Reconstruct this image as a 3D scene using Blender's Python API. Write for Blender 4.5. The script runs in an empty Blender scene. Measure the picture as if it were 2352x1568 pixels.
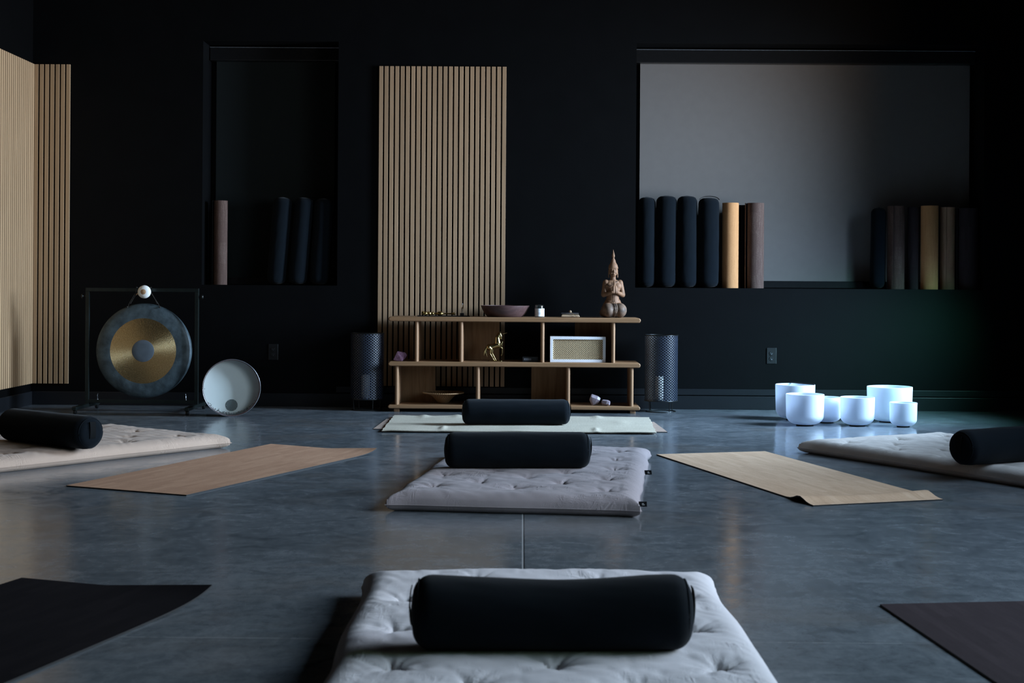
import bpy, math, random
import numpy as np
from mathutils import Vector, Matrix, Euler

random.seed(7)
SC = bpy.context.scene
COL = SC.collection
PI = math.pi

# ------------------------------------------------------------------ camera model
F, CX, CY, H = 3267.0, 1176.0, 655.6, 0.9187
YAW, ROLL = 0.00736, 0.00665
D = 10.69                      # depth of the back wall
XL, XR = -3.70, 3.78           # side walls
CEIL = 4.2
YB = -3.2                      # wall behind the camera

def ray(px, py):
    du, dv = px - CX, py - CY
    cr, sr = math.cos(ROLL), math.sin(ROLL)
    u = du * cr + dv * sr
    v = -du * sr + dv * cr
    c, s = math.cos(YAW), math.sin(YAW)
    return Vector((u / F * c - s, u / F * s + c, -v / F))

def onz(px, py, z=0.0):
    d = ray(px, py); t = (z - H) / d.z
    return Vector((d.x * t, d.y * t, z))

def ony(px, py, y):
    d = ray(px, py); t = y / d.y
    return Vector((d.x * t, y, H + d.z * t))

# ------------------------------------------------------------------ mesh builder
class MB:
    def __init__(self):
        self.v = []; self.f = []; self.mi = []; self.uv = None
    def add(self, vs, fs, m=0):
        o = len(self.v)
        self.v.extend([tuple(p) for p in vs])
        for f in fs:
            self.f.append(tuple(i + o for i in f)); self.mi.append(m)
        return o
    def box(self, x0, x1, y0, y1, z0, z1, m=0, M=None):
        vs = [Vector((x, y, z)) for z in (z0, z1) for y in (y0, y1) for x in (x0, x1)]
        if M is not None: vs = [M @ p for p in vs]
        self.add(vs, [(0, 2, 3, 1), (4, 5, 7, 6), (0, 1, 5, 4), (2, 6, 7, 3), (0, 4, 6, 2), (1, 3, 7, 5)], m)
    def bar(self, p0, p1, w, h, m=0):
        p0, p1 = Vector(p0), Vector(p1); d = (p1 - p0); L = d.length
        q = d.to_track_quat('X', 'Z').to_matrix().to_4x4()
        M = Matrix.Translation(p0) @ q
        self.box(0, L, -w / 2, w / 2, -h / 2, h / 2, m, M)
    def tube(self, p0, p1, r0, r1=None, n=14, m=0, cap=True):
        r1 = r0 if r1 is None else r1
        p0, p1 = Vector(p0), Vector(p1); d = p1 - p0
        q = d.to_track_quat('Z', 'Y').to_matrix()
        vs = []
        for p, r in ((p0, r0), (p1, r1)):
            for i in range(n):
                a = 2 * PI * i / n
                vs.append(p + q @ Vector((r * math.cos(a), r * math.sin(a), 0)))
        fs = [(i, (i + 1) % n, n + (i + 1) % n, n + i) for i in range(n)]
        if cap: fs += [tuple(range(n - 1, -1, -1)), tuple(range(n, 2 * n))]
        self.add(vs, fs, m)
    def path(self, pts, r, n=8, m=0, closed=False):
        pts = [Vector(p) for p in pts]; k = len(pts); vs = []
        up = Vector((0, 0, 1))
        rr = r if isinstance(r, (list, tuple)) else [r] * k
        for i, p in enumerate(pts):
            a = pts[(i - 1) % k] if (closed or i > 0) else p
            b = pts[(i + 1) % k] if (closed or i < k - 1) else p
            t = (b - a).normalized()
            s = t.cross(up)
            if s.length < 1e-3: s = t.cross(Vector((0, 1, 0)))
            s.normalize(); w = s.cross(t)
            for j in range(n):
                an = 2 * PI * j / n
                vs.append(p + (s * math.cos(an) + w * math.sin(an)) * rr[i])
        fs = []
        for i in range(k if closed else k - 1):
            i2 = (i + 1) % k
            for j in range(n):
                j2 = (j + 1) % n
                fs.append((i * n + j, i2 * n + j, i2 * n + j2, i * n + j2))
        if not closed:
            fs += [tuple(range(n)), tuple(range((k - 1) * n + n - 1, (k - 1) * n - 1, -1))]
        self.add(vs, fs, m)
    def lathe(self, prof, n=48, m=0, M=None, closed=False, cap0=False, cap1=False):
        """prof: list of (r, z) revolved about z."""
        vs = []
        for r, z in prof:
            for i in range(n):
                a = 2 * PI * i / n
                p = Vector((r * math.cos(a), r * math.sin(a), z))
                vs.append(M @ p if M is not None else p)
        k = len(prof); fs = []
        for i in range(k if closed else k - 1):
            i2 = (i + 1) % k
            for j in range(n):
                j2 = (j + 1) % n
                fs.append((i * n + j, i * n + j2, i2 * n + j2, i2 * n + j))
        if cap0: fs.append(tuple(range(n - 1, -1, -1)))
        if cap1: fs.append(tuple(range((k - 1) * n, k * n)))
        self.add(vs, fs, m)
    def ball(self, c, r, n=20, k=12, m=0, rot=None):
        r = (r, r, r) if not isinstance(r, (tuple, list)) else r
        R = Euler(rot).to_matrix() if rot else Matrix.Identity(3)
        c = Vector(c); vs = [c + R @ Vector((0, 0, r[2]))]
        for i in range(1, k):
            t = PI * i / k
            for j in range(n):
                a = 2 * PI * j / n
                vs.append(c + R @ Vector((r[0] * math.sin(t) * math.cos(a), r[1] * math.sin(t) * math.sin(a), r[2] * math.cos(t))))
        vs.append(c + R @ Vector((0, 0, -r[2])))
        fs = [(0, 1 + j, 1 + (j + 1) % n) for j in range(n)]
        for i in range(k - 2):
            for j in range(n):
                a = 1 + i * n + j; b = 1 + i * n + (j + 1) % n
                fs.append((a, a + n, b + n, b))
        l = len(vs) - 1; o = 1 + (k - 2) * n
        fs += [(o + j, l, o + (j + 1) % n) for j in range(n)]
        self.add(vs, fs, m)
    def cap(self, p0, r0, p1, r1, n=16, m=0):
        self.tube(p0, p1, r0, r1, n, m); self.ball(p0, r0, n, 10, m); self.ball(p1, r1, n, 10, m)
    def prism(self, poly, y0, y1, m=0):
        """poly in (x, z), extruded along y"""
        n = len(poly)
        vs = [(x, y0, z) for x, z in poly] + [(x, y1, z) for x, z in poly]
        fs = [tuple(range(n)), tuple(range(2 * n - 1, n - 1, -1))]
        fs += [(i, n + i, n + (i + 1) % n, (i + 1) % n) for i in range(n)]
        self.add(vs, fs, m)
    def build(self, name, mats, parent=None, loc=None, rot=None, smooth=True, bevel=0, bseg=2):
        me = bpy.data.meshes.new(name)
        me.from_pydata([tuple(p) for p in self.v], [], self.f)
        mats = mats if isinstance(mats, (list, tuple)) else [mats]
        for mm in mats: me.materials.append(mm)
        me.polygons.foreach_set('material_index', self.mi)
        if self.uv is not None:
            l = me.uv_layers.new(name='UVMap')
            idx = np.empty(len(me.loops), dtype=np.int32); me.loops.foreach_get('vertex_index', idx)
            l.data.foreach_set('uv', np.asarray(self.uv, dtype=np.float32)[idx].ravel())
        me.validate(); me.update()
        o = bpy.data.objects.new(name, me); COL.objects.link(o)
        if smooth:
            me.polygons.foreach_set('use_smooth', [True] * len(me.polygons))
            try: me.set_sharp_from_angle(angle=math.radians(38))
            except Exception: pass
        if bevel:
            b = o.modifiers.new('bevel', 'BEVEL'); b.width = bevel; b.segments = bseg
            b.limit_method = 'ANGLE'; b.angle_limit = math.radians(40)
        if parent is not None: o.parent = parent
        if loc is not None: o.location = loc
        if rot is not None: o.rotation_euler = rot
        return o

def tag(o, label, cat, group=None, kind=None):
    if label: o['label'] = label
    if cat: o['category'] = cat
    if group: o['group'] = group
    if kind: o['kind'] = kind
    return o

def thing(name, label, cat, loc=(0, 0, 0), rz=0.0, group=None):
    o = bpy.data.objects.new(name, None); COL.objects.link(o)
    o.empty_display_size = .1
    o.location = loc; o.rotation_euler = (0, 0, rz) if not isinstance(rz, (tuple, list)) else rz
    return tag(o, label, cat, group)

def struct(o):
    o['kind'] = 'structure'; return o

def copy_tree(o, parent=None):
    c = o.copy(); COL.objects.link(c)
    if parent is not None:
        c.parent = parent
    for ch in list(o.children): copy_tree(ch, c)
    return c

# ------------------------------------------------------------------ materials
class NT:
    def __init__(self, name):
        self.m = bpy.data.materials.new(name); self.m.use_nodes = True
        self.t = self.m.node_tree; self.n = self.t.nodes; self.l = self.t.links
        self.b = self.n['Principled BSDF']; self.out = self.n['Material Output']
    def node(self, typ, **kw):
        x = self.n.new(typ)
        for k, v in kw.items():
            if k.startswith('i_'):
                key = k[2:]
                key = int(key) if key.isdigit() else key.replace('_', ' ')
                x.inputs[key].default_value = v
            else: setattr(x, k, v)
        return x
    def link(self, a, b): self.l.new(a, b); return self
    def math(self, op, a, b=None, c=None):
        x = self.n.new('ShaderNodeMath'); x.operation = op
        for i, q in enumerate((a, b, c)):
            if q is None: continue
            if hasattr(q, 'is_linked') or hasattr(q, 'links'): self.l.new(q, x.inputs[i])
            else: x.inputs[i].default_value = q
        return x.outputs[0]
    def coords(self, kind='Object', scale=(1, 1, 1), rot=(0, 0, 0)):
        tc = self.n.new('ShaderNodeTexCoord'); mp = self.n.new('ShaderNodeMapping')
        mp.inputs['Scale'].default_value = scale; mp.inputs['Rotation'].default_value = rot
        self.l.new(tc.outputs[kind], mp.inputs['Vector']); return mp.outputs['Vector']
    def noise(self, vec, scale=5, detail=4, rough=.55, dist=0):
        x = self.node('ShaderNodeTexNoise'); x.inputs['Scale'].default_value = scale
        x.inputs['Detail'].default_value = detail; x.inputs['Roughness'].default_value = rough
        x.inputs['Distortion'].default_value = dist
        if vec is not None: self.l.new(vec, x.inputs['Vector'])
        return x.outputs['Fac']
    def ramp(self, fac, stops):
        x = self.n.new('ShaderNodeValToRGB'); cr = x.color_ramp
        while len(cr.elements) < len(stops): cr.elements.new(.5)
        for e, (p, c) in zip(cr.elements, stops):
            e.position = p; e.color = (*c, 1) if len(c) == 3 else c
        self.l.new(fac, x.inputs['Fac']); return x.outputs['Color']
    def mix(self, fac, a, b, mode='MIX'):
        x = self.n.new('ShaderNodeMix'); x.data_type = 'RGBA'; x.blend_type = mode
        for s, q in ((x.inputs['Factor'], fac), (x.inputs['A'], a), (x.inputs['B'], b)):
            if isinstance(q, (int, float)): s.default_value = q
            elif isinstance(q, (tuple, list)): s.default_value = (*q, 1) if len(q) == 3 else q
            else: self.l.new(q, s)
        return x.outputs['Result']
    def bump(self, h, strength=.3, dist=.01):
        x = self.n.new('ShaderNodeBump'); x.inputs['Strength'].default_value = strength
        x.inputs['Distance'].default_value = dist
        self.l.new(h, x.inputs['Height']); self.l.new(x.outputs['Normal'], self.b.inputs['Normal'])
        return x
    def setc(self, c):
        if isinstance(c, (tuple, list)): self.b.inputs['Base Color'].default_value = (*c, 1)
        else: self.l.new(c, self.b.inputs['Base Color'])
    def p(self, **kw):
        for k, v in kw.items():
            self.b.inputs[k.replace('_', ' ')].default_value = v
        return self

def simple(name, c, rough=.6, metal=0, var=.12, scale=30, bump=0, bscale=None, spec=.5):
    t = NT(name)
    v = t.coords()
    n = t.noise(v, scale)
    lo = tuple(max(0, x * (1 - var)) for x in c); hi = tuple(x * (1 + var) for x in c)
    t.setc(t.ramp(n, [(.3, lo), (.7, hi)]))
    t.p(Roughness=rough, Metallic=metal)
    t.b.inputs['Specular IOR Level'].default_value = spec
    if bump:
        t.bump(t.noise(v, bscale or scale * 3), bump, .003)
    return t.m

def wood(name, light, dark, axis='Z', pitch=0, pdir='X', rough=.5, grain=1.0, spec=.3, pvar=.12, ox=0.0):
    """grain runs along `axis`; pitch > 0 gives each board of that pitch its own tone"""
    t = NT(name)
    sc = {'Z': (38 * grain, 38 * grain, 1.6), 'X': (1.6, 38 * grain, 38 * grain), 'Y': (38 * grain, 1.6, 38 * grain)}[axis]
    tc = t.n.new('ShaderNodeTexCoord')
    mp = t.n.new('ShaderNodeMapping'); mp.inputs['Scale'].default_value = sc
    vec = tc.outputs['Object']
    col_in = vec
    wn = None
    if pitch:
        sep = t.n.new('ShaderNodeSeparateXYZ'); t.link(vec, sep.inputs[0])
        k = t.math('FLOOR', t.math('DIVIDE', t.math('SUBTRACT', sep.outputs[pdir], ox), pitch))
        wn = t.n.new('ShaderNodeTexWhiteNoise'); wn.noise_dimensions = '1D'; t.link(k, wn.inputs['W'])
        ad = t.n.new('ShaderNodeVectorMath'); ad.operation = 'MULTIPLY_ADD'
        t.link(wn.outputs['Color'], ad.inputs[0]); ad.inputs[1].default_value = (9, 9, 9); t.link(vec, ad.inputs[2])
        col_in = ad.outputs[0]
    t.link(col_in, mp.inputs['Vector'])
    n1 = t.noise(mp.outputs[0], 1.0, 5, .6, 1.2)
    n2 = t.noise(mp.outputs[0], 5.0, 3, .6)
    f = t.math('ADD', t.math('MULTIPLY', n1, .7), t.math('MULTIPLY', n2, .3))
    c = t.ramp(f, [(.33, dark), (.52, tuple((a + b) / 2 for a, b in zip(light, dark))), (.68, light)])
    if wn is not None:
        g = t.math('MULTIPLY_ADD', wn.outputs['Value'], pvar, 1 - pvar / 2)
        cc = t.n.new('ShaderNodeCombineColor')
        for i in range(3): t.link(g, cc.inputs[i])
        c = t.mix(1.0, c, cc.outputs[0], 'MULTIPLY')
    t.setc(c); t.p(Roughness=rough); t.b.inputs['Specular IOR Level'].default_value = spec
    t.bump(f, .12, .002)
    return t.m

def fabric(name, c, var=.1, wscale=500, bump=.25, rough=.95, sheen=.1, wr=0.0, spec=.1):
    t = NT(name); v = t.coords()
    n = t.noise(v, 14, 3); w = t.noise(v, wscale, 2)
    f = t.math('ADD', t.math('MULTIPLY', n, .55), t.math('MULTIPLY', w, .45))
    t.setc(t.ramp(f, [(.3, tuple(x * (1 - var) for x in c)), (.7, tuple(min(1, x * (1 + var)) for x in c))]))
    t.p(Roughness=rough); t.b.inputs['Specular IOR Level'].default_value = spec
    t.b.inputs['Sheen Weight'].default_value = sheen
    h = t.math('MULTIPLY', w, .5 if not wr else .15)
    if wr:
        v2 = t.coords(scale=(6, 26, 6)); v3 = t.coords(scale=(22, 5, 6), rot=(0, 0, .5))
        r1 = t.math('ABSOLUTE', t.math('SUBTRACT', t.noise(v2, 1, 3, .5, 1.5), .5))
        r2 = t.math('ABSOLUTE', t.math('SUBTRACT', t.noise(v3, 1, 3, .5, 1.5), .5))
        mk = t.ramp(t.noise(v, 4.5, 3, .6), [(.45, (.06, .06, .06)), (.68, (1, 1, 1))])
        h = t.math('ADD', h, t.math('MULTIPLY', t.math('MULTIPLY', t.math('MINIMUM', r1, r2), -wr * 10), mk))
    t.bump(h, bump, .004 if not wr else .010)
    return t.m

def cork(name, cols, rough=.85, blk=(.30, .03), bs=.17, spec=.3):
    """laminated cork: short strips of slightly different tone, speckled"""
    t = NT(name)
    v = t.coords('UV')
    br = t.n.new('ShaderNodeTexBrick')
    br.inputs['Scale'].default_value = 1.0
    br.inputs['Brick Width'].default_value = blk[0]; br.inputs['Row Height'].default_value = blk[1]
    br.inputs['Mortar Size'].default_value = 0.0
    br.inputs['Color1'].default_value = (0, 0, 0, 1); br.inputs['Color2'].default_value = (1, 1, 1, 1)
    br.offset = .43
    t.link(v, br.inputs['Vector'])
    sp = t.noise(v, 120, 4, .7)
    st = t.n.new('ShaderNodeMapping'); st.inputs['Scale'].default_value = (9, 70, 1); t.link(v, st.inputs[0])
    s2 = t.noise(st.outputs[0], 1.0, 4, .6)
    f = t.math('ADD', t.math('ADD', .145 - bs / 2, t.math('MULTIPLY', br.outputs['Color'], bs)), t.math('ADD', t.math('MULTIPLY', sp, .35), t.math('MULTIPLY', s2, .40)))
    t.setc(t.ramp(f, [(.26, cols[0]), (.52, cols[1]), (.80, cols[2])]))
    t.p(Roughness=rough); t.b.inputs['Specular IOR Level'].default_value = spec
    t.bump(sp, .15, .002)
    return t.m

M = {}
M['wall'] = simple('black_wall_paint', (.0027, .0029, .0033), .50, var=.10, scale=6, bump=.10, bscale=160, spec=.08)
M['walldim'] = simple('black_wall_paint_shaded', (.0013, .0013, .0014), .6, var=.1, scale=6, spec=.06)  # same wall paint, with shade put into its colour for the left wall
M['wallrough'] = simple('black_flat_paint', (.006, .006, .006), .9, var=.1, scale=4, spec=.1)
M['base'] = simple('black_baseboard', (.007, .008, .010), .40, var=.1, scale=8, spec=.35)
M['blackmetal'] = simple('black_metal', (.010, .011, .011), .35, .3, var=.2, scale=20)
M['blackplastic'] = simple('black_plastic', (.0042, .0046, .0055), .45, var=.1)
M['oak_panel'] = wood('oak_slat', (.40, .262, .158), (.30, .190, .108), 'Z', .0400, 'X', .6)
M['oak_shelf'] = wood('oak_shelf_x', (.31, .175, .090), (.215, .114, .055), 'X', 0, 'X', .45)
M['oak_post'] = wood('oak_shelf_z', (.37, .215, .118), (.28, .150, .078), 'Z', 0, 'X', .42)
M['oak_back'] = wood('oak_back', (.34, .195, .095), (.20, .105, .045), 'Z', 0, 'X', .6, grain=.55)
M['oak_panel_lit'] = wood('oak_slat_lit', (.46, .300, .170), (.35, .222, .120), 'Z', .0400, 'X', .6)  # oak slat copy, brightened in colour to stand in for window light
M['felt'] = simple('black_felt', (.004, .004, .004), .95, spec=.05)

def floor_mat():
    t = NT('polished_concrete')
    v = t.coords('Object')
    n1 = t.noise(v, .9, 6, .62, .6)
    n2 = t.noise(v, 7.0, 7, .68, 1.1)
    n4 = t.noise(t.coords('Object', (1, .55, 1)), 34, 5, .7, .5)
    st = t.coords('Object', (1.4, 9, 1)); n3 = t.noise(st, 3.0, 5, .65, .8)
    f = t.math('ADD', t.math('MULTIPLY', n1, .28), t.math('ADD', t.math('MULTIPLY', n2, .36), t.math('ADD', t.math('MULTIPLY', n3, .12), t.math('MULTIPLY', n4, .24))))
    c = t.ramp(f, [(.36, (.072, .084, .094)), (.50, (.140, .157, .172)), (.65, (.235, .255, .275))])
    br_ = t.noise(t.coords('Object', (.8, 1.1, 1)), 1.3, 5, .65, .4)
    c = t.mix(t.ramp(br_, [(.52, (0, 0, 0)), (.68, (.45, .45, .45))]), c, (.150, .130, .112))
    # scratches
    vo = t.n.new('ShaderNodeTexVoronoi'); vo.feature = 'DISTANCE_TO_EDGE'
    sv = t.coords('Object', (.8, 2.2, 1), (0, 0, .35)); nz = t.node('ShaderNodeTexNoise'); nz.inputs['Scale'].default_value = 2.2
    t.link(sv, nz.inputs['Vector'])
    ad = t.n.new('ShaderNodeVectorMath'); ad.operation = 'MULTIPLY_ADD'; t.link(nz.outputs['Color'], ad.inputs[0]); ad.inputs[1].default_value = (.9, .9, .9); t.link(sv, ad.inputs[2])
    t.link(ad.outputs[0], vo.inputs['Vector']); vo.inputs['Scale'].default_value = 1.4
    sc = t.math('LESS_THAN', vo.outputs['Distance'], .0022)
    msk = t.math('GREATER_THAN', t.noise(v, 2.6, 3), .60)
    c = t.mix(t.math('MULTIPLY', t.math('MULTIPLY', sc, msk), .35), c, (.26, .27, .28))
    # saw-cut joints
    sep = t.n.new('ShaderNodeSeparateXYZ'); t.link(v, sep.inputs[0])
    jx = t.math('LESS_THAN', t.math('ABSOLUTE', t.math('SUBTRACT', sep.outputs['X'], .0066)), .0022)
    jd = t.math('LESS_THAN', t.math('ABSOLUTE', t.math('SUBTRACT', sep.outputs['X'], .0115)), .0026)
    ym = t.math('MODULO', t.math('ADD', sep.outputs['Y'], 5.073 + 1.46), 2.92)
    jy = t.math('LESS_THAN', t.math('ABSOLUTE', t.math('SUBTRACT', ym, 1.46 - .0)), .0026)
    br = t.math('GREATER_THAN', t.noise(v, 9, 4), .47)
    jy2 = t.math('MULTIPLY', jy, t.math('MULTIPLY_ADD', br, .6, .30))
    c = t.mix(t.math('MULTIPLY', jx, .85), c, (.55, .56, .57))
    c = t.mix(t.math('MULTIPLY', jd, .75), c, (.012, .013, .014))
    c = t.mix(jy2, c, (.30, .31, .32))
    t.setc(c)
    rg = t.node('ShaderNodeMapRange'); rg.inputs[3].default_value = .11; rg.inputs[4].default_value = .23
    rg.inputs[1].default_value = .3; rg.inputs[2].default_value = .7
    t.link(n2, rg.inputs[0]); t.link(rg.outputs[0], t.b.inputs['Roughness'])
    t.b.inputs['Specular IOR Level'].default_value = .55
    t.bump(t.math('ADD', t.math('MULTIPLY', n2, .5), t.math('MULTIPLY', n1, 2.0)), .05, .02)
    return t.m
M['floor'] = floor_mat()
M['bolster'] = fabric('navy_black_cotton', (.0028, .0050, .0076), .18, 420, .25, .95, .05, spec=.08)
M['bolster_edge'] = fabric('black_strap_webbing', (.0022, .0026, .0030), .2, 600, .2, .8, 0)
M['futon_white'] = fabric('futon_cotton_white', (.66, .625, .645), .05, 700, .55, .95, .1, .24)
M['futon_grey'] = fabric('futon_cotton_grey', (.345, .297, .305), .07, 700, .60, .95, .1, .24)
M['futon_beige'] = fabric('futon_cotton_beige', (.47, .345, .268), .05, 700, .55, .95, .1, .24)
M['futon_beige_lit'] = fabric('futon_cotton_beige_lit', (.68, .61, .56), .05, 700, .55, .95, .1, .24)  # beige cotton with the window's light put into its colour
M['cork_tan'] = cork('cork_tan', ((.46, .29, .18), (.62, .41, .265), (.76, .55, .385)))
M['cork_left'] = cork('cork_brown', ((.32, .165, .098), (.44, .245, .148), (.57, .345, .22)))
M['cork_pink'] = cork('cork_pinkish', ((.27, .19, .15), (.36, .265, .215), (.46, .35, .29)))
M['cork_rollw'] = cork('cork_roll_warm', ((.34, .145, .052), (.49, .235, .095), (.62, .33, .15)), blk=(.16, .075), bs=.07)
M['cork_rollb'] = cork('cork_roll_brown', ((.050, .027, .021), (.082, .048, .038), (.20, .145, .12)), blk=(.16, .075), bs=.07)
M['mat_dark'] = cork('dark_cork_mat', ((.006, .0052, .0066), (.0095, .0083, .010), (.016, .0135, .015)), rough=.95, spec=.06)
M['mat_plum'] = cork('plum_cork_mat', ((.026, .0185, .0200), (.037, .0265, .029), (.054, .040, .043)), rough=.9, spec=.08)
M['rubber'] = simple('black_rubber', (.007, .007, .0075), .7, var=.1)

def weave_mat():
    t = NT('woven_rug_cotton'); v = t.coords('Object')
    wv = t.n.new('ShaderNodeTexWave'); wv.bands_direction = 'Y'; wv.inputs['Scale'].default_value = 26
    wv.inputs['Distortion'].default_value = 2.5; wv.inputs['Detail Scale'].default_value = 8; t.link(v, wv.inputs['Vector'])
    n = t.noise(v, 90, 3); n2 = t.noise(v, 4, 3)
    f = t.math('ADD', t.math('MULTIPLY', wv.outputs['Fac'], .4), t.math('ADD', t.math('MULTIPLY', n, .4), t.math('MULTIPLY', n2, .3)))
    t.setc(t.ramp(f, [(.25, (.36, .315, .24)), (.55, (.52, .465, .37)), (.85, (.66, .60, .49))]))
    t.p(Roughness=.95); t.b.inputs['Specular IOR Level'].default_value = .1
    t.bump(f, .7, .006); return t.m
M['rug'] = weave_mat()

# ------------------------------------------------------------------ room
b = MB(); b.box(XL - .2, XR + .6, YB - .2, D + .5, -.12, 0); struct(b.build('floor', M['floor'], smooth=False))
b = MB(); b.box(XL - .2, XR + .6, YB - .2, D + .5, CEIL, CEIL + .1); struct(b.build('ceiling', M['wallrough'], smooth=False))
b = MB(); b.box(XL - .2, XL, YB, D + .5, 0, CEIL); struct(b.build('wall_left', M['walldim'], smooth=False))
b = MB(); b.box(XL - .2, XR + .2, YB - .2, YB, 0, CEIL); struct(b.build('wall_front', M['wallrough'], smooth=False))

SILL = .9187 + (CY - 656.5 - 1.9) / F * D      # sill seen edge on
NT_ = 2.745
n1x0, n1x1 = ony(465, 400, D).x, ony(776, 400, D).x
n2x0, n2x1 = ony(1460.5, 400, D).x, ony(2260, 400, D).x
ND = .32
b = MB()
b.box(XL, n1x0, D, D + ND, 0, CEIL)
b.box(n1x0, n1x1, D, D + ND, 0, SILL); b.box(n1x0, n1x1, D, D + ND, NT_, CEIL)
b.box(n1x1, n2x0, D, D + ND, 0, CEIL)
b.box(n2x0, n2x1, D, D + ND, 0, SILL); b.box(n2x0, n2x1, D, D + ND, NT_, CEIL)
b.box(n2x1, XR + .5, D, D + ND, 0, CEIL)
struct(b.build('wall_back', M['wall'], smooth=False))

# windows at the back of the two niches
M['pane'] = simple('dark_window_glass', (.002, .0025, .003), .06, var=.05)
for k, (x0, x1) in enumerate(((n1x0, n1x1), (n2x0, n2x1)), 1):
    fr = MB(); y0, y1 = D + ND, D + ND + .06
    fr.box(x0, x0 + .05, y0, y1, SILL, NT_); fr.box(x1 - .05, x1, y0, y1, SILL, NT_)
    fr.box(x0 + .05, x1 - .05, y0, y1, SILL, SILL + .05); fr.box(x0 + .05, x1 - .05, y0, y1, NT_ - .05, NT_)
    w = struct(fr.build('window_%d' % k, M['blackmetal'], smooth=False))
    pn = MB(); pn.box(x0 + .05, x1 - .05, y0 + .025, y0 + .035, SILL + .05, NT_ - .05)
    pn.build('pane', M['pane'], w, smooth=False)
    s = MB(); s.box(x0, x1, y0 + .06, y0 + .10, SILL - .02, NT_ + .02); s.build('outer_board', M['wallrough'], w, smooth=False)

# right wall with two window openings (out of frame, they let the daylight in)
WD = .30
OPEN = [(1.0, 6.7, .95, 3.3), (8.60, 9.72, .92, 2.75)]
b = MB(); yy = YB
for (a0, a1, z0, z1) in OPEN:
    b.box(XR, XR + WD, yy, a0, 0, CEIL); b.box(XR, XR + WD, a0, a1, 0, z0); b.box(XR, XR + WD, a0, a1, z1, CEIL); yy = a1
b.box(XR, XR + WD, yy, D, 0, CEIL)
struct(b.build('wall_right', M['wallrough'], smooth=False))
for k, (a0, a1, z0, z1) in enumerate(OPEN, 3):
    fr = MB(); x0, x1 = XR + WD - .05, XR + WD
    for p in (a0, (a0 + a1) / 2 - .025, a1 - .05): fr.box(x0, x1, p, p + .05, z0, z1)
    fr.box(x0, x1, a0, a1, z0, z0 + .05); fr.box(x0, x1, a0, a1, z1 - .05, z1)
    struct(fr.build('window_%d' % k, M['blackmetal'], smooth=False))
# baseboards
b = MB(); b.box(XL + .018, XR, D - .018, D, 0, .100); struct(b.build('baseboard_back', M['base'], smooth=False, bevel=.004))
b = MB(); b.box(XL, XL + .018, YB, D, 0, .100); struct(b.build('baseboard_left', M['base'], smooth=False, bevel=.004))
b = MB(); b.box(XR - .018, XR, YB, D - .018, 0, .100); struct(b.build('baseboard_right', M['base'], smooth=False, bevel=.004))
b = MB(); b.box(n1x1, XR, D - .008, D, .106, .152); struct(b.build('trim_1', M['base'], smooth=False, bevel=.002))

# ------------------------------------------------------------------ slat panels
def slat_panel(label, loc, rz, width, zb, zt, first=0.0, mat='oak_panel'):
    t = thing('slat_wall_panel', label, 'wall panel', loc, rz, 'oak slat wall panels')
    b = MB(); b.box(0, width, -.009, 0, 0, zt - zb); b.build('backing_felt', M['felt'], t, smooth=False)
    b = MB(); x = first
    while x + .020 < width + .012:
        b.box(max(x, 0), min(x + .0285, width), -.021, -.009, 0, zt - zb); x += .0400
    b.build('slat_facing', M[mat], t, smooth=False, bevel=.0008, bseg=1)
    return t
ZB, ZT = .1594, 2.5594
px0, px1 = ony(869.6, 500, D).x, ony(1161.0, 500, D).x
wc = px1 - px0
sc_ = wc / (23 * .04 + .0285)
t = slat_panel('tall oak slat panel behind the open shelf', (px0, D, ZB), 0, 23 * .04 + .0285, ZB, ZT)
t.scale.x = sc_
xr = ony(160.8, 500, D).x
wl = xr - XL
k = int(wl / .04)
slat_panel('narrow oak slat panel on the back wall in the left corner, beside the gong', (XL, D, ZB), 0, wl, ZB, ZT, first=wl - .0285 - 8 * .04, mat='oak_panel_lit')
LP = 3.0
slat_panel('oak slat panel on the left side wall at the frame edge', (XL, D - .021 - LP, ZB), PI / 2, LP, ZB, ZT, first=.006, mat='oak_panel_lit')

# ------------------------------------------------------------------ roller shades
M['shade_l'] = fabric('shade_fabric_shadowed', (.010, .013, .013), .06, 900, .05)  # left fabric copy, the niche's shadow put into its colour
M['shade_r'] = fabric('shade_fabric_grey', (.155, .142, .132), .05, 900, .05)
M['slot'] = simple('outlet_slot', (.30, .32, .35), .25, .8)
M['satin'] = simple('dark_satin_metal', (.020, .020, .021), .28, .6, var=.1)
def roller_shade(label, x0, x1, fx0, fx1, mat):
    t = thing('roller_shade', label, 'window shade', (0, D + .27, 0), 0, 'roller shades in the wall niches')
    c = MB(); c.box(x0 + .004, x1 - .004, -.07, .045, NT_ - .115, NT_ - .012); c.build('cassette', M['satin'], t, smooth=False, bevel=.006)
    c = MB(); c.tube((x0 + .006, -.071, NT_ - .014), (x1 - .006, -.071, NT_ - .014), .0035, n=10); c.build('edge_strip', M['slot'], t)
    c = MB(); c.box(fx0, fx1, .0, .0015, SILL + .058, NT_ - .10); c.build('shade_fabric', mat, t, smooth=False)
    c = MB(); c.box(fx0, fx1, -.010, .012, SILL + .004, SILL + .058); c.build('bottom_bar', M['satin'], t, smooth=False, bevel=.004)
Yb = D + .27
roller_shade('shadow-darkened roller shade drawn down in the narrow left niche', n1x0, n1x1, ony(496, 400, Yb).x, ony(768, 400, Yb).x, M['shade_l'])
roller_shade('grey roller shade drawn down in the wide right niche', n2x0, n2x1, ony(1469, 400, Yb).x, ony(2226, 400, Yb).x, M['shade_r'])

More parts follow.
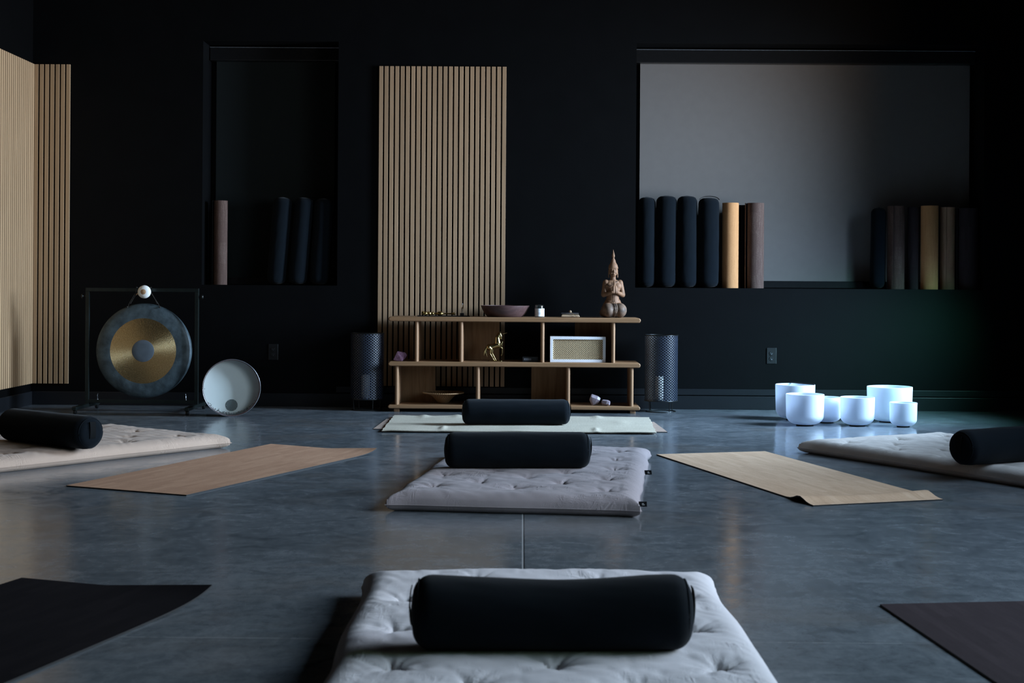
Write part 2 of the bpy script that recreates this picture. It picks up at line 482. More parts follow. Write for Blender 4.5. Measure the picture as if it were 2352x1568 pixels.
# ------------------------------------------------------------------ outlets
def outlet(label, px, py):
    p = ony(px, py, D)
    t = thing('wall_outlet', label, 'outlet', p, 0, 'black wall outlets')
    c = MB(); c.box(-.037, .037, -.006, 0, -.060, .060); c.build('cover_plate', M['blackplastic'], t, smooth=False, bevel=.003)
    for s in (-1, 1):
        c = MB(); c.lathe([(.0, .0), (.0165, .0), (.0165, .0035), (.0, .0035)], 24, 0, Matrix.Translation((0, -.006, s * .0195)) @ Matrix.Rotation(PI / 2, 4, 'X'))
        r = c.build('receptacle', M['blackplastic'], t)
        c = MB()
        for q in (-.0065, .0065): c.box(q - .0012, q + .0012, -.0102, -.009, s * .0195 - .001, s * .0195 + .006)
        c.ball((0, -.0095, s * .0195 - .007), .0018, 8, 6)
        c.build('slot', M['slot'], r, smooth=False)
    return t
outlet('black wall outlet above the white bowls', 1772, 817)
outlet('barely visible black wall outlet in the shadow between drum and slat panel', 628, 808)

# ------------------------------------------------------------------ noise helpers
_rs = np.random.RandomState(3)
def snoise(x, y, freq, seed, k=7):
    rs = np.random.RandomState(seed); s = np.zeros_like(x)
    for i in range(k):
        a = rs.uniform(0, 2 * PI); f = freq * rs.uniform(.6, 1.5)
        s += np.sin((x * math.cos(a) + y * math.sin(a)) * f * 2 * PI + rs.uniform(0, 2 * PI))
    return s / math.sqrt(k)

# ------------------------------------------------------------------ futons
def futon(label, origin, ang, W, L, mat, T=.085, res=.010, seed=1, tags=(), tuft0=.23, amp=1.0, dent=None, bulge=0.0, earw=.010, group='tufted futon mats'):
    """local x across (0 = centre), local y along from the near short edge; origin = middle of that edge"""
    t = thing('futon_mat', label, 'futon', origin, ang, group)
    nx, ny = int(W / res), int(L / res)
    x = np.linspace(-W / 2, W / 2, nx + 1); y = np.linspace(0, L, ny + 1)
    # denser near the borders
    def warp(a, lo, hi): 
        q = (a - lo) / (hi - lo); q = q - .10 * np.sin(2 * PI * q) / (2 * PI) * 2; return lo + (hi - lo) * q
    X, Y = np.meshgrid(warp(x, -W / 2, W / 2), warp(y, 0, L), indexing='ij')
    d = np.minimum(np.minimum(X + W / 2, W / 2 - X), np.minimum(Y, L - Y))
    w = .085
    q = np.clip(d / w, 0, 1); e = np.sqrt(np.clip(1 - (1 - q) ** 2.2, 0, 1))
    seam = .028
    soft = np.clip(d / .14, 0, 1)
    z = np.zeros_like(X)
    rs = np.random.RandomState(seed)
    rows = []; yy = tuft0; odd = 0
    while yy < L - .12:
        xs = (-.36, 0, .36) if odd % 2 == 0 else (-.18, .18)
        for q0 in xs: rows.append((q0 * W + rs.normal(0, .012), yy + rs.normal(0, .012)))
        yy += .175; odd += 1
    for (tx, ty) in rows:
        dx, dy = X - tx, Y - ty; r = np.hypot(dx, dy); th = np.arctan2(dy, dx)
        z -= .028 * np.exp(-(r / .016) ** 1.3) + .010 * np.exp(-(r / .055) ** 2)
        ph = rs.uniform(0, 6.28, 3)
        wr = -np.abs(np.cos(th * 2.5 + ph[0])) ** 14 * 3.2 - 2.2 * np.abs(np.cos(th * 3.5 + ph[1])) ** 18 + .35 * np.cos(th * 11 + ph[2])
        z -= -.0026 * amp * wr * np.exp(-(r / .060) ** 1.4) * np.clip(r / .015, 0, 1)
    z += .0020 * snoise(X, Y, 3.2, seed + 5) + .0011 * amp * snoise(X, Y * 1.4, 9, seed + 9) - .0016 * amp * np.clip(snoise(X * 1.3, Y * .6, 11, seed + 13), .6, 3)
    # edge puckers
    z += .0016 * amp * (1 - soft) * np.sin((X + Y) * 70 + 3 * snoise(X, Y, 4, seed + 2))
    if dent:                                   # pressed flat where a bolster lies
        dx_, dy_, da, dl, dw = dent
        lx_ = (X - dx_) * math.cos(da) + (Y - dy_) * math.sin(da); ly_ = -(X - dx_) * math.sin(da) + (Y - dy_) * math.cos(da)
        k_ = 1 / (1 + np.exp((np.abs(lx_) - dl / 2) / .010)) / (1 + np.exp((np.abs(ly_) - dw) / .008))
        z = z * (1 - k_) - .001 * k_
    top = seam + (T - seam) * e + z * np.clip(q, 0, 1)
    bot = seam * (1 - np.clip(d / .03, 0, 1) ** .5)
    # bowed outline
    bx = 1 - .010 * (1 - np.abs(2 * Y / L - 1) ** 6); by = 1 - .006 * (1 - np.abs(2 * X / W) ** 6)
    jig = .0045 * snoise(X, Y, 2.2, seed + 21) * (1 - soft)
    ear = earw * np.exp(-((W / 2 - np.abs(X)) ** 2 + np.minimum(Y, L - Y) ** 2) / .055 ** 2)
    Xe = np.sign(X) * ear; Ye = np.sign(Y - L / 2) * ear
    far = bulge * (1 - (2 * X / W) ** 2) * (Y / L) ** 10
    top = top + far * .22 * np.clip(q, 0, 1)
    Xo = X * bx + jig + Xe; Yo = L / 2 + (Y - L / 2) * by + jig * .7 + Ye + far
    n1 = ny + 1
    V = np.concatenate([np.stack([Xo, Yo, top], -1).reshape(-1, 3), np.stack([Xo, Yo, bot], -1).reshape(-1, 3)])
    off = (nx + 1) * n1
    I = (np.arange(nx)[:, None] * n1 + np.arange(ny)[None, :]).ravel()
    Ft = np.stack([I, I + n1, I + n1 + 1, I + 1], -1); Fb = Ft[:, ::-1] + off
    rim = []
    ring = [i * n1 for i in range(nx + 1)] + [nx * n1 + j for j in range(1, ny + 1)] + [i * n1 + ny for i in range(nx - 1, -1, -1)] + [j for j in range(ny - 1, 0, -1)]
    for a, c in zip(ring, ring[1:] + ring[:1]): rim.append((a, a + off, c + off, c))
    b = MB(); b.v = V.tolist(); b.f = Ft.tolist() + Fb.tolist() + rim; b.mi = [0] * len(b.f)
    o = b.build('futon_cover', mat, t); 
    for p in o.data.polygons: p.use_smooth = True
    # piping along the seam
    b = MB(); step = max(1, len(ring) // 260)
    pts = [Vector(V[i]) for i in ring[::step]]
    b.path(pts, .0022, 6, closed=True); b.build('seam_piping', mat, t)
    for (tx, ty, ta) in tags:
        TM = Matrix.Rotation(ta, 4, 'Z') @ Matrix.Rotation(.85, 4, 'X')
        g = MB(); g.box(-.003, .030, -.012, .012, -.0008, .0008, 0, TM)
        g.box(.010, .021, -.005, -.003, .0008, .0012, 1, TM)
        g.box(.010, .018, .001, .003, .0008, .0012, 1, TM)
        g.build('fabric_tag', [M['bolster_edge'], M['tagwhite']], t, (tx, ty, .036), smooth=False)['label'] = 'small black fabric tag'
    return t
M['tagwhite'] = simple('tag_print', (.5, .5, .52), .8)

def place(pl, pr, ybot, T, R):
    p0, p1 = onz(pl, ybot, T), onz(pr, ybot, T); d = p1 - p0
    c = (p0 + p1) / 2 + Vector((0, R * .35, 0))
    return Vector((c.x, c.y, T + .0015)), math.atan2(d.y, d.x)
def place_end(px, py, eb, L, R, T):
    c = onz(px, py, T + R) + eb * (L / 2)
    return Vector((c.x, c.y, T + .0015)), math.atan2(eb.y, eb.x)
def local(o, an, c, ca):
    d = c - o; cs, sn = math.cos(an), math.sin(an)
    return (d.x * cs + d.y * sn, -d.x * sn + d.y * cs, ca - an)
BP = {}
BP['near'] = place(947, 1588, 1494, .088, .0855)
BP['mid'] = place(1022, 1354, 1075, .082, .083)
BP['rug'] = place(1062, 1308, 975, .0165, .083)
# near white futon
a0 = onz(850, 1316, .075); a1 = onz(1625, 1320, .075)
mid = (a0 + a1) / 2; dirx = (a1 - a0).normalized(); an = math.atan2(dirx.y, dirx.x)
LN = 1.95; yv = Vector((-math.sin(an), math.cos(an), 0))
o_ = Vector((mid.x, mid.y, 0)) - yv * (LN - .03)
FUT1 = futon('whitish tufted futon mat in the foreground under the largest bolster', o_, an, 1.02, LN, M['futon_white'], T=.088, res=.0065, seed=11, tuft0=.195, bulge=.055,
             dent=(*local(o_, an, *BP['near']), .60, .045))
# middle grey futon
c0 = onz(886, 1163, .02); c1 = onz(1469, 1178, .02)
mid = (c0 + c1) / 2; dirx = (c1 - c0).normalized(); an2 = math.atan2(dirx.y, dirx.x)
o2_ = Vector((mid.x, mid.y, 0))
FUT2 = futon('mauve-grey tufted futon mat in the middle of the floor', o2_, an2, 1.02, 1.86, M['futon_grey'], T=.082, res=.008, seed=23,
             tags=((.508, .13, .1), (.505, 1.12, .2)), dent=(*local(o2_, an2, *BP['mid']), .63, .045))
# left beige futon: local y along 'a', corner at front right
def futon_from(key, label, corner, pa, pb, endpx, mat, seed, tags=()):
    ea = (pa - corner); ea.z = 0; ea.normalize()
    eb = (pb - corner); eb.z = 0; eb.normalize()
    eb = eb - ea * eb.dot(ea); eb.normalize()
    W, L = 1.02, 1.92
    yv = ea; xv = Vector((ea.y, -ea.x, 0))
    o = corner + eb * (W / 2); o.z = 0
    an = math.atan2(xv.y, xv.x)
    BP[key] = place_end(*endpx, eb, .72, .086, .080)
    return futon(label, o, an, W, L, mat, earw=.020, T=.080, res=.0085, seed=seed, tags=tags, dent=(*local(o, an, *BP[key]), .66, .045))
FUT3 = futon_from('left', 'beige tufted futon mat at the left, pointing toward the drum', onz(521, 1016, .03), onz(0, 1083, .01), onz(262, 982, .07), (212, 993), M['futon_beige'], 31,
                          tags=((.51, .10, .0),))
FUT4 = futon_from('right', 'beige tufted futon mat at the right edge below the white bowls', onz(1843, 1027, .03), onz(2352, 1116, .01), onz(2150, 994, .07), (2203, 1027), M['futon_beige_lit'], 43)

# ------------------------------------------------------------------ bolsters
def bolster_mesh(L, R, sag=.0, seed=0, flat=.93, n=72):
    re_ = .045
    prof = []
    for i in range(6): prof.append((-L / 2 + .004 * (1 - (i / 5) ** 2) * -1 + 0, (R - re_) * i / 5))
    for i in range(1, 9):
        a = PI / 2 * i / 8; prof.append((-L / 2 + re_ * (1 - math.cos(a)), R - re_ + re_ * math.sin(a)))
    left = prof; mids = [(-L / 2 + re_ + (L - 2 * re_) * i / 30, R) for i in range(1, 30)]
    full = left + mids + [(-x, r) for x, r in left[::-1]]
    P = np.array(full); A = np.linspace(0, 2 * PI, n, endpoint=False)
    S = P[:, 0][:, None] + 0 * A; RR = P[:, 1][:, None] + 0 * A; AA = A[None, :] + 0 * P[:, 0][:, None]
    RR = RR * (1 + .010 * snoise(S * 2, AA * .15, 2.0, seed) + .004 * snoise(S, AA * .3, 7, seed + 3))
    RR = RR - sag * np.exp(-(S / (L * .27)) ** 2) * (RR > R * .6) * np.clip(np.sin(AA) + .3, 0, 1)
    X = S; Y = RR * np.cos(AA); Z = RR * np.sin(AA)
    Z = np.where(Z < -R * flat, -R * flat + (Z + R * flat) * .12, Z)
    Z = Z - Z.min()
    V = np.stack([X, Y, Z], -1).reshape(-1, 3)
    k = len(full); fs = []
    for i in range(k - 1):
        for j in range(n):
            j2 = (j + 1) % n
            fs.append((i * n + j, i * n + j2, (i + 1) * n + j2, (i + 1) * n + j))
    b = MB(); b.v = V.tolist(); b.f = fs; b.mi = [0] * len(fs)
    return b
def strap_mesh(L, R, side, zc, tilt=0.0, out=.0045, w=.034, ln=.085):
    b = MB(); k = 12; vs = []; fs = []
    for i in range(k + 1):
        q = i / k; yy = (q - .5) * ln; xx = side * (L / 2 + .001 + out * math.sin(PI * q) ** .7)
        for ww in (-w / 2, w / 2):
            for tt in (0, .0025):
                vs.append(Matrix.Translation((0, 0, zc)) @ Matrix.Rotation(tilt, 4, 'X') @ Vector((xx + side * tt, ww, yy)))
    for i in range(k):
        o = i * 4
        for a, c in ((0, 1), (1, 3), (3, 2), (2, 0)): fs.append((o + a, o + c, o + 4 + c, o + 4 + a))
    fs += [(0, 2, 3, 1), (k * 4, k * 4 + 1, k * 4 + 3, k * 4 + 2)]
    b.add(vs, fs); return b
def seam_ring(L, R, side, zc):
    b = MB(); re_ = .045
    b.path([(side * (L / 2 - .0135), (R - .0135) * math.cos(a), zc + (R - .0135) * math.sin(a)) for a in np.linspace(0, 2 * PI, 40, endpoint=False)], .0022, 6, closed=True)
    return b
def bolster(label, loc, rot, L, R, sag=0, seed=0, straps=((1, 0), (-1, 0)), group='black floor bolsters'):
    t = thing('bolster', label, 'bolster', loc, rot, group)
    bolster_mesh(L, R, sag, seed).build('bolster_cover', M['bolster'], t)
    for s in (-1, 1): seam_ring(L, R, s, R * .965).build('seam_piping', M['bolster'], t)
    for s, tl in straps: strap_mesh(L, R, s, R * 1.12, tl).build('carry_strap', M['bolster_edge'], t)
    return t
bolster('largest black bolster, lying on the white futon in the foreground', BP['near'][0], BP['near'][1], .640, .0855, .012, 5)
bolster('black bolster lying on the grey futon in the middle', BP['mid'][0], BP['mid'][1], .668, .083, .0, 8, straps=((1, .4),))
bolster('black bolster lying on the pale woven rug in front of the shelf', BP['rug'][0], BP['rug'][1], .700, .083, .0, 13, straps=((1, .3),))
bolster('black bolster lying on the left beige futon', BP['left'][0], BP['left'][1], .72, .086, 0, 17)
bolster('black bolster lying on the right beige futon at the frame edge', BP['right'][0], BP['right'][1], .72, .086, 0, 19)

# ------------------------------------------------------------------ flat mats
def mat_quad(name, label, cat, P, mats, th=.005, lift=None, n=60, m=24, group=None, uvs=(1.83, .61), jag=0.0):
    """P = 4 world corners A(u0v0) B(u0v1) C(u1v1) E(u1v0); u runs along the length"""
    A, B, C, E_ = [Vector((p.x, p.y, 0)) for p in P]
    cen = (A + B + C + E_) / 4
    b = MB(); top = []; uv = []
    def z(u, v): return (lift(u, v) if lift else 0.0)
    def pt(u, v): return A * (1 - u) * (1 - v) + B * (1 - u) * v + C * u * v + E_ * u * (1 - v) - cen
    us = [i / n for i in range(n + 1)]
    vs_ = [j / m for j in range(m + 1)]
    for lay in (th, 0.0):
        for u in us:
            for v in vs_:
                p = pt(u, v)
                if jag: p = p + Vector((jag * math.sin(v * 31 + 2 * math.sin(v * 9)) * abs(2 * u - 1) ** 4, jag * (math.sin(u * 23 + 3 * math.sin(u * 11)) + .4 * math.sin(u * 61)) * abs(2 * v - 1) ** 4, 0))
                b.v.append((p.x, p.y, lay + z(u, v))); uv.append((u * uvs[0], v * uvs[1]))
    o = (n + 1) * (m + 1)
    for i in range(n):
        for j in range(m):
            a = i * (m + 1) + j
            b.f.append((a, a + m + 1, a + m + 2, a + 1)); b.mi.append(0)
            b.f.append((o + a, o + a + 1, o + a + m + 2, o + a + m + 1)); b.mi.append(1)
    ring = [i * (m + 1) for i in range(n + 1)] + [n * (m + 1) + j for j in range(1, m + 1)] + [i * (m + 1) + m for i in range(n - 1, -1, -1)] + [j for j in range(m - 1, 0, -1)]
    for a, c in zip(ring, ring[1:] + ring[:1]): b.f.append((a, o + a, o + c, c)); b.mi.append(1)
    b.uv = uv
    ob = b.build(name, mats, None, (cen.x, cen.y, .0005))
    import bmesh
    bm = bmesh.new(); bm.from_mesh(ob.data); bmesh.ops.recalc_face_normals(bm, faces=bm.faces[:]); bm.to_mesh(ob.data); bm.free()
    return tag(ob, label, cat, group)
G = 'yoga mats on the floor'
def lift_r(u, v):
    q = (1 - u) * 1.83
    return .022 * math.exp(-((q - .13) / .060) ** 2) * (.55 + .45 * abs(1 - 2 * v) ** 1.5)
mat_quad('yoga_mat', 'tan cork yoga mat on the right floor, its near edge rippled', 'yoga mat',
         [onz(1508, 1045), onz(1757, 1038), onz(2166, 1149), onz(1868, 1163)], [M['cork_tan'], M['rubber']], lift=lift_r, group=G)
def lift_l(u, v):
    return .022 * math.exp(-((1 - u) * 1.83 / .07)) * max(0, v - .55) / .45
mat_quad('yoga_mat', 'brown cork yoga mat on the left floor', 'yoga mat',
         [onz(152, 1117), onz(428, 1139), onz(866, 1040), onz(622, 1021)], [M['cork_left'], M['rubber']], lift=lift_l, group=G)
# dark mats
p0, p1, p2 = onz(50, 1330), onz(487, 1370), onz(22, 1568)
ld = (p2 - p1).normalized() * 1.83
def lift_d(u, v): return .030 * math.exp(-(u * 1.83 / .10)) * max(0, v - .45) / .55
mat_quad('yoga_mat', 'near-black yoga mat in the lower left corner with a curled tip', 'yoga mat',
         [p0, p1, p1 + ld, p0 + ld], [M['mat_dark'], M['rubber']], lift=lift_d, group=G)
q0, q2 = onz(2021, 1391), onz(2283, 1568); qd = (q2 - q0).normalized() * 1.83
q1 = onz(2352, 1384); qw = (q1 - q0).normalized() * .64
mat_quad('yoga_mat', 'dark plum yoga mat in the lower right corner', 'yoga mat',
         [q0, q0 + qw, q0 + qw + qd, q0 + qd], [M['mat_plum'], M['rubber']], group=G)
mat_quad('yoga_mat', 'pinkish cork yoga mat with only its ends showing under the pale rug', 'yoga mat',
         [onz(857, 986), onz(888, 963), onz(1502, 970), onz(1533, 993)], [M['cork_pink'], M['rubber']], th=.004, group=G)
def lift_rug(u, v):
    x, y = u * 1.7, v * 1.0
    s = .0078 + .0010 * math.sin(x * 9 + y * 3) + .0008 * math.sin(x * 17 - y * 5)
    for (cx, cy, h, w) in ((.37, .18, .014, .020), (1.33, .12, .012, .020), (.20, .96, .012, .03), (.42, .97, .010, .03), (.60, .97, .010, .03), (1.35, .95, .012, .03), (1.5, .6, .008, .05)):
        s += .65 * h * math.exp(-((x - cx) / w) ** 2 - ((y - cy) / .12) ** 2)
    return s
rug = mat_quad('woven_rug', 'pale sage woven rug under the far bolster', 'rug',
         [onz(877, 993), onz(906, 958), onz(1491, 962), onz(1507, 998)], [M['rug'], M['rug']], th=.006, lift=lift_rug, n=220, m=90, uvs=(1.7, 1.0), jag=.0028)

# ------------------------------------------------------------------ open shelf
SY0, SY1 = 10.27, 10.62
sx0, sx1 = ony(892, 735, SY0).x, ony(1472, 738, SY0).x
ang = -.004
shelf = thing('open_shelf', 'low oak open shelf with three boards in front of the slat panel', 'shelf', ((sx0 + sx1) / 2, SY0, 0), ang)
SX = (sx0 + sx1) / 2; hw = (sx1 - sx0) / 2
ZTOP = [(.052, .024), (.365, .331), (.689, .655)]
def board(z1, z0, name):
    r = (z1 - z0) / 2; zc = (z0 + z1) / 2; n = 8; poly = []
    for i in range(n + 1):
        a = -PI / 2 + PI * i / n; poly.append((hw - r + r * math.cos(a), zc + r * math.sin(a)))
    for i in range(n + 1):
        a = PI / 2 + PI * i / n; poly.append((-hw + r + r * math.cos(a), zc + r * math.sin(a)))
    b = MB(); b.prism(poly, 0, SY1 - SY0); return b.build(name, M['oak_shelf'], shelf, bevel=.006, bseg=2)
for z1, z0 in ZTOP: board(z1, z0, 'shelf_board')
def lx(px, py=780): return ony(px, py, SY0 + .03).x - SX
def post(px, z0, z1, py):
    x = lx(px, py); r = .0135
    b = MB(); b.tube((x, .026, z0), (x, .026, z1), r, n=20); b.box(x - r * .86, x + r * .86, .026, SY1 - SY0 - .03, z0, z1)
    b.build('divider', M['oak_post'], shelf)
for px in (957, 1059.5, 1246, 1408.5): post(px, .365, .655, 780)
for px in (911.5, 1097.5, 1305, 1450.5): post(px, .052, .331, 880)
for px in (911, 1453, 1180): 
    x = lx(px, 944); b = MB(); b.box(x - .020, x + .020, .02, SY1 - SY0 - .03, 0, .024); b.build('foot', M['oak_post'], shelf, bevel=.003)
def back(pa, pb, z0, z1, py):
    x0 = ony(pa, py, SY1 - .02).x - SX; x1 = ony(pb, py, SY1 - .02).x - SX
    b = MB(); b.box(x0, x1, SY1 - SY0 - .030, SY1 - SY0 - .012, z0, z1); b.build('back_panel', M['oak_back'], shelf, smooth=False)
back(1063, 1147, .365, .655, 780); back(1320, 1404, .365, .655, 780)
back(916, 1000, .052, .331, 880); back(1220, 1303, .052, .331, 880)

# ------------------------------------------------------------------ perforated lanterns
def perforated():
    t = NT('black_perforated_sheet'); v = t.coords('UV', (60, 25, 1))
    sp = t.n.new('ShaderNodeSeparateXYZ'); t.link(v, sp.inputs[0])
    def cell(ox, oy):
        fx = t.math('SUBTRACT', t.math('FRACT', t.math('ADD', t.math('MULTIPLY', sp.outputs[0], .5), ox)), .5)
        fy = t.math('SUBTRACT', t.math('FRACT', t.math('ADD', sp.outputs[1], oy)), .5)
        return t.math('ADD', t.math('POWER', t.math('MULTIPLY', fx, 1.55), 2.0), t.math('POWER', fy, 2.0))
    r = t.math('MINIMUM', cell(0, 0), cell(.5, .5))
    hole = t.math('LESS_THAN', r, .098)
    # shade inside the lantern is put into the back-face colour
    ge = t.n.new('ShaderNodeNewGeometry'); t.setc(t.mix(ge.outputs['Backfacing'], (.018, .024, .040), (.0025, .0025, .003))); t.p(Roughness=.45, Metallic=.0)
    tr = t.n.new('ShaderNodeBsdfTransparent'); mx = t.n.new('ShaderNodeMixShader')
    t.link(hole, mx.inputs[0]); t.link(t.b.outputs[0], mx.inputs[1]); t.link(tr.outputs[0], mx.inputs[2])
    t.link(mx.outputs[0], t.out.inputs[0])
    t.bump(t.math('MULTIPLY', r, 4.0), .2, .003)
    return t.m
M['perf'] = perforated()
M['wax'] = simple('pale_candle_wax', (.80, .78, .72), .6, var=.03)
def lantern(label, px, py):
    base = onz(px, py, 0)
    t = thing('perforated_lantern', label, 'lantern', (base.x, base.y, 0), 0, 'black perforated floor lanterns')
    R, z0, z1 = .121, .083, .562
    n = 96; b = MB(); uv = []
    for z, vv in ((z0, 0), (z1, 1)):
        for i in range(n + 1):
            a = 2 * PI * i / n; b.v.append((R * math.cos(a), R * math.sin(a), z)); uv.append((i / n, vv))
    for i in range(n): b.f.append((i, i + 1, n + 2 + i, n + 1 + i)); b.mi.append(0)
    b.uv = uv; b.build('perforated_shade', M['perf'], t)
    for z, r in ((z1, R), (z0, R)):
        b = MB(); b.path([(r * math.cos(a), r * math.sin(a), z) for a in np.linspace(0, 2 * PI, 48, endpoint=False)], .0035, 8, closed=True)
        b.build('rim_ring', M['blackmetal'], t)
    for a in (.62, 2.25, 3.75, 5.20):
        b = MB(); b.tube((.108 * math.cos(a), .108 * math.sin(a), .002), (.113 * math.cos(a), .113 * math.sin(a), z0), .0032, n=8); b.build('leg', M['blackmetal'], t)
    b = MB(); b.path([(.108 * math.cos(a), .108 * math.sin(a), .003) for a in np.linspace(0, 2 * PI, 48, endpoint=False)], .0032, 8, closed=True)
    b.build('foot_ring', M['blackmetal'], t)
    b = MB(); b.lathe([(.001, z0 + .002), (R - .004, z0 + .002), (R - .004, z0 + .005), (.001, z0 + .005)], 40); b.build('inner_tray', M['blackmetal'], t)
    b = MB(); b.lathe([(.0, 0), (.026, 0), (.028, .004), (.028, .165), (.025, .170), (.004, .167), (0, .167)], 32, 0, Matrix.Translation((-.012, 0, z0 + .005)))
    b.tube((-.012, 0, z0 + .170), (-.011, 0, z0 + .187), .0012, n=6)
    b.build('pillar_candle', M['wax'], t)
    return t
lantern('black perforated lantern on wire legs right of the shelf', 1518, 945)
lantern('black perforated lantern in the shadow left of the shelf', 843, 941)

# ------------------------------------------------------------------ singing bowls
def frosted():
    t = NT('frosted_quartz'); t.p(Roughness=.55)
    n = t.noise(t.coords(), 8, 2); t.setc(t.ramp(n, [(.3, (.82, .85, .90)), (.7, (.85, .88, .92))]))
    t.b.inputs['Specular IOR Level'].default_value = .3
    tl = t.n.new('ShaderNodeBsdfTranslucent'); tl.inputs[0].default_value = (.85, .90, .98, 1)
    mx = t.n.new('ShaderNodeMixShader'); mx.inputs[0].default_value = .38
    t.link(t.b.outputs[0], mx.inputs[1]); t.link(tl.outputs[0], mx.inputs[2]); t.link(mx.outputs[0], t.out.inputs[0])
    return t.m
M['quartz'] = frosted()
def bowl(label, rlabel, pxc, pyb, wpx, hpx):
    p = onz(pxc, pyb, 0); s = F / p.y
    R = wpx / s / 2; hh = hpx / s
    rr = R * .42; rh = .010
    b = MB(); b.path([(rr * math.cos(a), rr * math.sin(a), rh * .5) for a in np.linspace(0, 2 * PI, 40, endpoint=False)], rh * .5, 8, closed=True)
    o = b.build('rubber_ring', M['rubber'], None, (p.x, p.y, 0)); tag(o, rlabel, 'rubber ring', 'rubber rings under the bowls')
    prof = [(.0, 0)]; cr = R * .52
    for i in range(1, 4): prof.append((R * .40 * i / 3, .0))
    for i in range(1, 13):
        a = PI / 2 * i / 12
        prof.append((R * .40 + R * .575 * math.sin(a), cr * .92 * (1 - math.cos(a))))
    z1 = cr * .92
    for i in range(1, 9): prof.append((R * (.975 + .025 * i / 8), z1 + (hh - z1) * i / 8))
    th = .0065; inner = [(max(r - th, 0), max(z + (th if r < R * .9 else th * max(0, 1 - (z / hh) * 1.2)), th)) for r, z in prof[:-1]]
    inner.append((prof[-1][0] - th, hh))
    b = MB(); b.lathe(prof + [(prof[-1][0] - th / 2, hh + .0015)] + inner[::-1], 64)
    o = b.build('singing_bowl', M['quartz'], None, (p.x, p.y, rh * .62)); tag(o, label, 'singing bowl', 'frosted white crystal singing bowls')
    return p, R, hh
bw = bowl('tall white singing bowl at the back left of the bowl cluster', 'black rubber ring under the tall bowl at the back left', 1826, 963, 90, 78)
bowl('white singing bowl in front of the tall back-left bowl', 'black rubber ring under the front-left white bowl', 1848.5, 976, 87, 69)
bowl('partly hidden white singing bowl between the two front bowls', 'black rubber ring under the partly hidden middle bowl', 1899, 970, 66, 56)
bowl('low wide white singing bowl at the front middle of the cluster', 'black rubber ring under the low front middle bowl', 1969, 977, 78, 63)
bowl('widest white singing bowl at the back right of the cluster', 'black rubber ring under the widest back-right bowl', 2043, 968, 102, 78)
bowl('smallest white singing bowl at the right end of the cluster', 'black rubber ring under the smallest bowl', 2074.5, 979.5, 62, 53)
# striker across the tall bowl
p, R, hh = bw
b = MB(); z = hh + .0062 + .010 * .62
b.cap((p.x - .012, p.y + R + .012, z), .0045, (p.x + R * .85, p.y - R * .55, z), .0045, 10)
tag(b.build('striker', M['rubber']), 'thin black striker laid across the rim of the tall back-left bowl', 'striker')

# ------------------------------------------------------------------ rolls and bolsters standing in the niches
def spiral_roll(name, label, px, w, h, mat, y, group, seed=0, lean=0.0):
    p = ony(px, 655, y); R = w / (F / y) / 2; hh = h / (F / y)
    b = MB(); uv = []; n = 96; turns = 2.2
    # outer wrap: a spiral sheet seen from outside with a free edge
    k = int(n * turns); pts = []
    for i in range(k + 1):
        a = 2 * PI * i / n; r = R * (.62 + .38 * i / k); pts.append((r * math.cos(a + seed), r * math.sin(a + seed), i / n * 2 * PI * R))
    for z in (0, hh):
        for (x, yv, l) in pts: b.v.append((x, yv, z)); uv.append((z * 1.0, l))
    for i in range(k): b.f.append((i, i + 1, k + 2 + i, k + 1 + i)); b.mi.append(0)
    # inner surface (rubber side)
    o = len(b.v)
    for z in (0, hh):
        for (x, yv, l) in pts:
            q = 1 - .004 / math.hypot(x, yv); b.v.append((x * q, yv * q, z)); uv.append((z, l))
    for i in range(k): b.f.append((o + i + 1, o + i, o + k + 1 + i, o + k + 2 + i)); b.mi.append(1)
    for i in range(k):
        b.f.append((k + 1 + i, k + 2 + i, o + k + 2 + i, o + k + 1 + i)); b.mi.append(1)
        b.f.append((i + 1, i, o + i, o + i + 1)); b.mi.append(1)
    b.f.append((0, k + 1, o + k + 1, o)); b.mi.append(1); b.f.append((k, o + k, o + 2 * k + 1, 2 * k + 1)); b.mi.append(1)
    b.uv = uv
    ob = b.build(name, [mat, M['rubber']], None, (p.x, y, SILL + .001), (0, lean, 0))
    return tag(ob, label, 'rolled mat', group)
def std_bolster(label, px, w, h, y, seed, lean=0.0, strap=False, group='black bolsters standing in the niches', zoff=0):
    p = ony(px, 655, y); R = (w - 1.2) / (F / y) / 2; L = h / (F / y)
    t = thing('bolster', label, 'bolster', (p.x, y, SILL + .001 + R * abs(math.sin(lean))), (0, lean, 0), group)
    b = bolster_mesh(L, R, 0, seed, flat=1.2)
    Rm = Matrix.Rotation(-PI / 2, 4, 'Y')
    b.v = [tuple(Matrix.Translation((0, 0, L / 2 + .006)) @ Rm @ (Vector(v) - Vector((0, 0, R)))) for v in b.v]
    b.build('bolster_cover', M['bolster'], t)
    for zz in (.0195, L - .0075):
        s = MB(); s.path([((R - .0135) * math.cos(a), (R - .0135) * math.sin(a), zz) for a in np.linspace(0, 2 * PI, 36, endpoint=False)], .0025, 6, closed=True)
        s.build('seam_piping', M['bolster'], t)
    if strap:
        s = MB(); pts = [(R * .95 * math.cos(a), -R * .25, L - .012 + .030 * math.sin(a)) for a in np.linspace(PI * .04, PI * .96, 20)]
        vs = []; fs = []
        for (x, yv, z) in pts:
            vs += [(x, yv - .014, z), (x, yv + .014, z), (x, yv + .014, z + .003), (x, yv - .014, z + .003)]
        for i in range(19):
            for a, c in ((0, 1), (1, 2), (2, 3), (3, 0)): fs.append((i * 4 + a, i * 4 + c, i * 4 + 4 + c, i * 4 + 4 + a))
        s.add(vs, fs); s.build('carry_strap', M['bolster_edge'], t)
    return t
yN = D + .11
std_bolster('black bolster standing against the left end of the right niche', 1485, 41, 205, yN, 41)
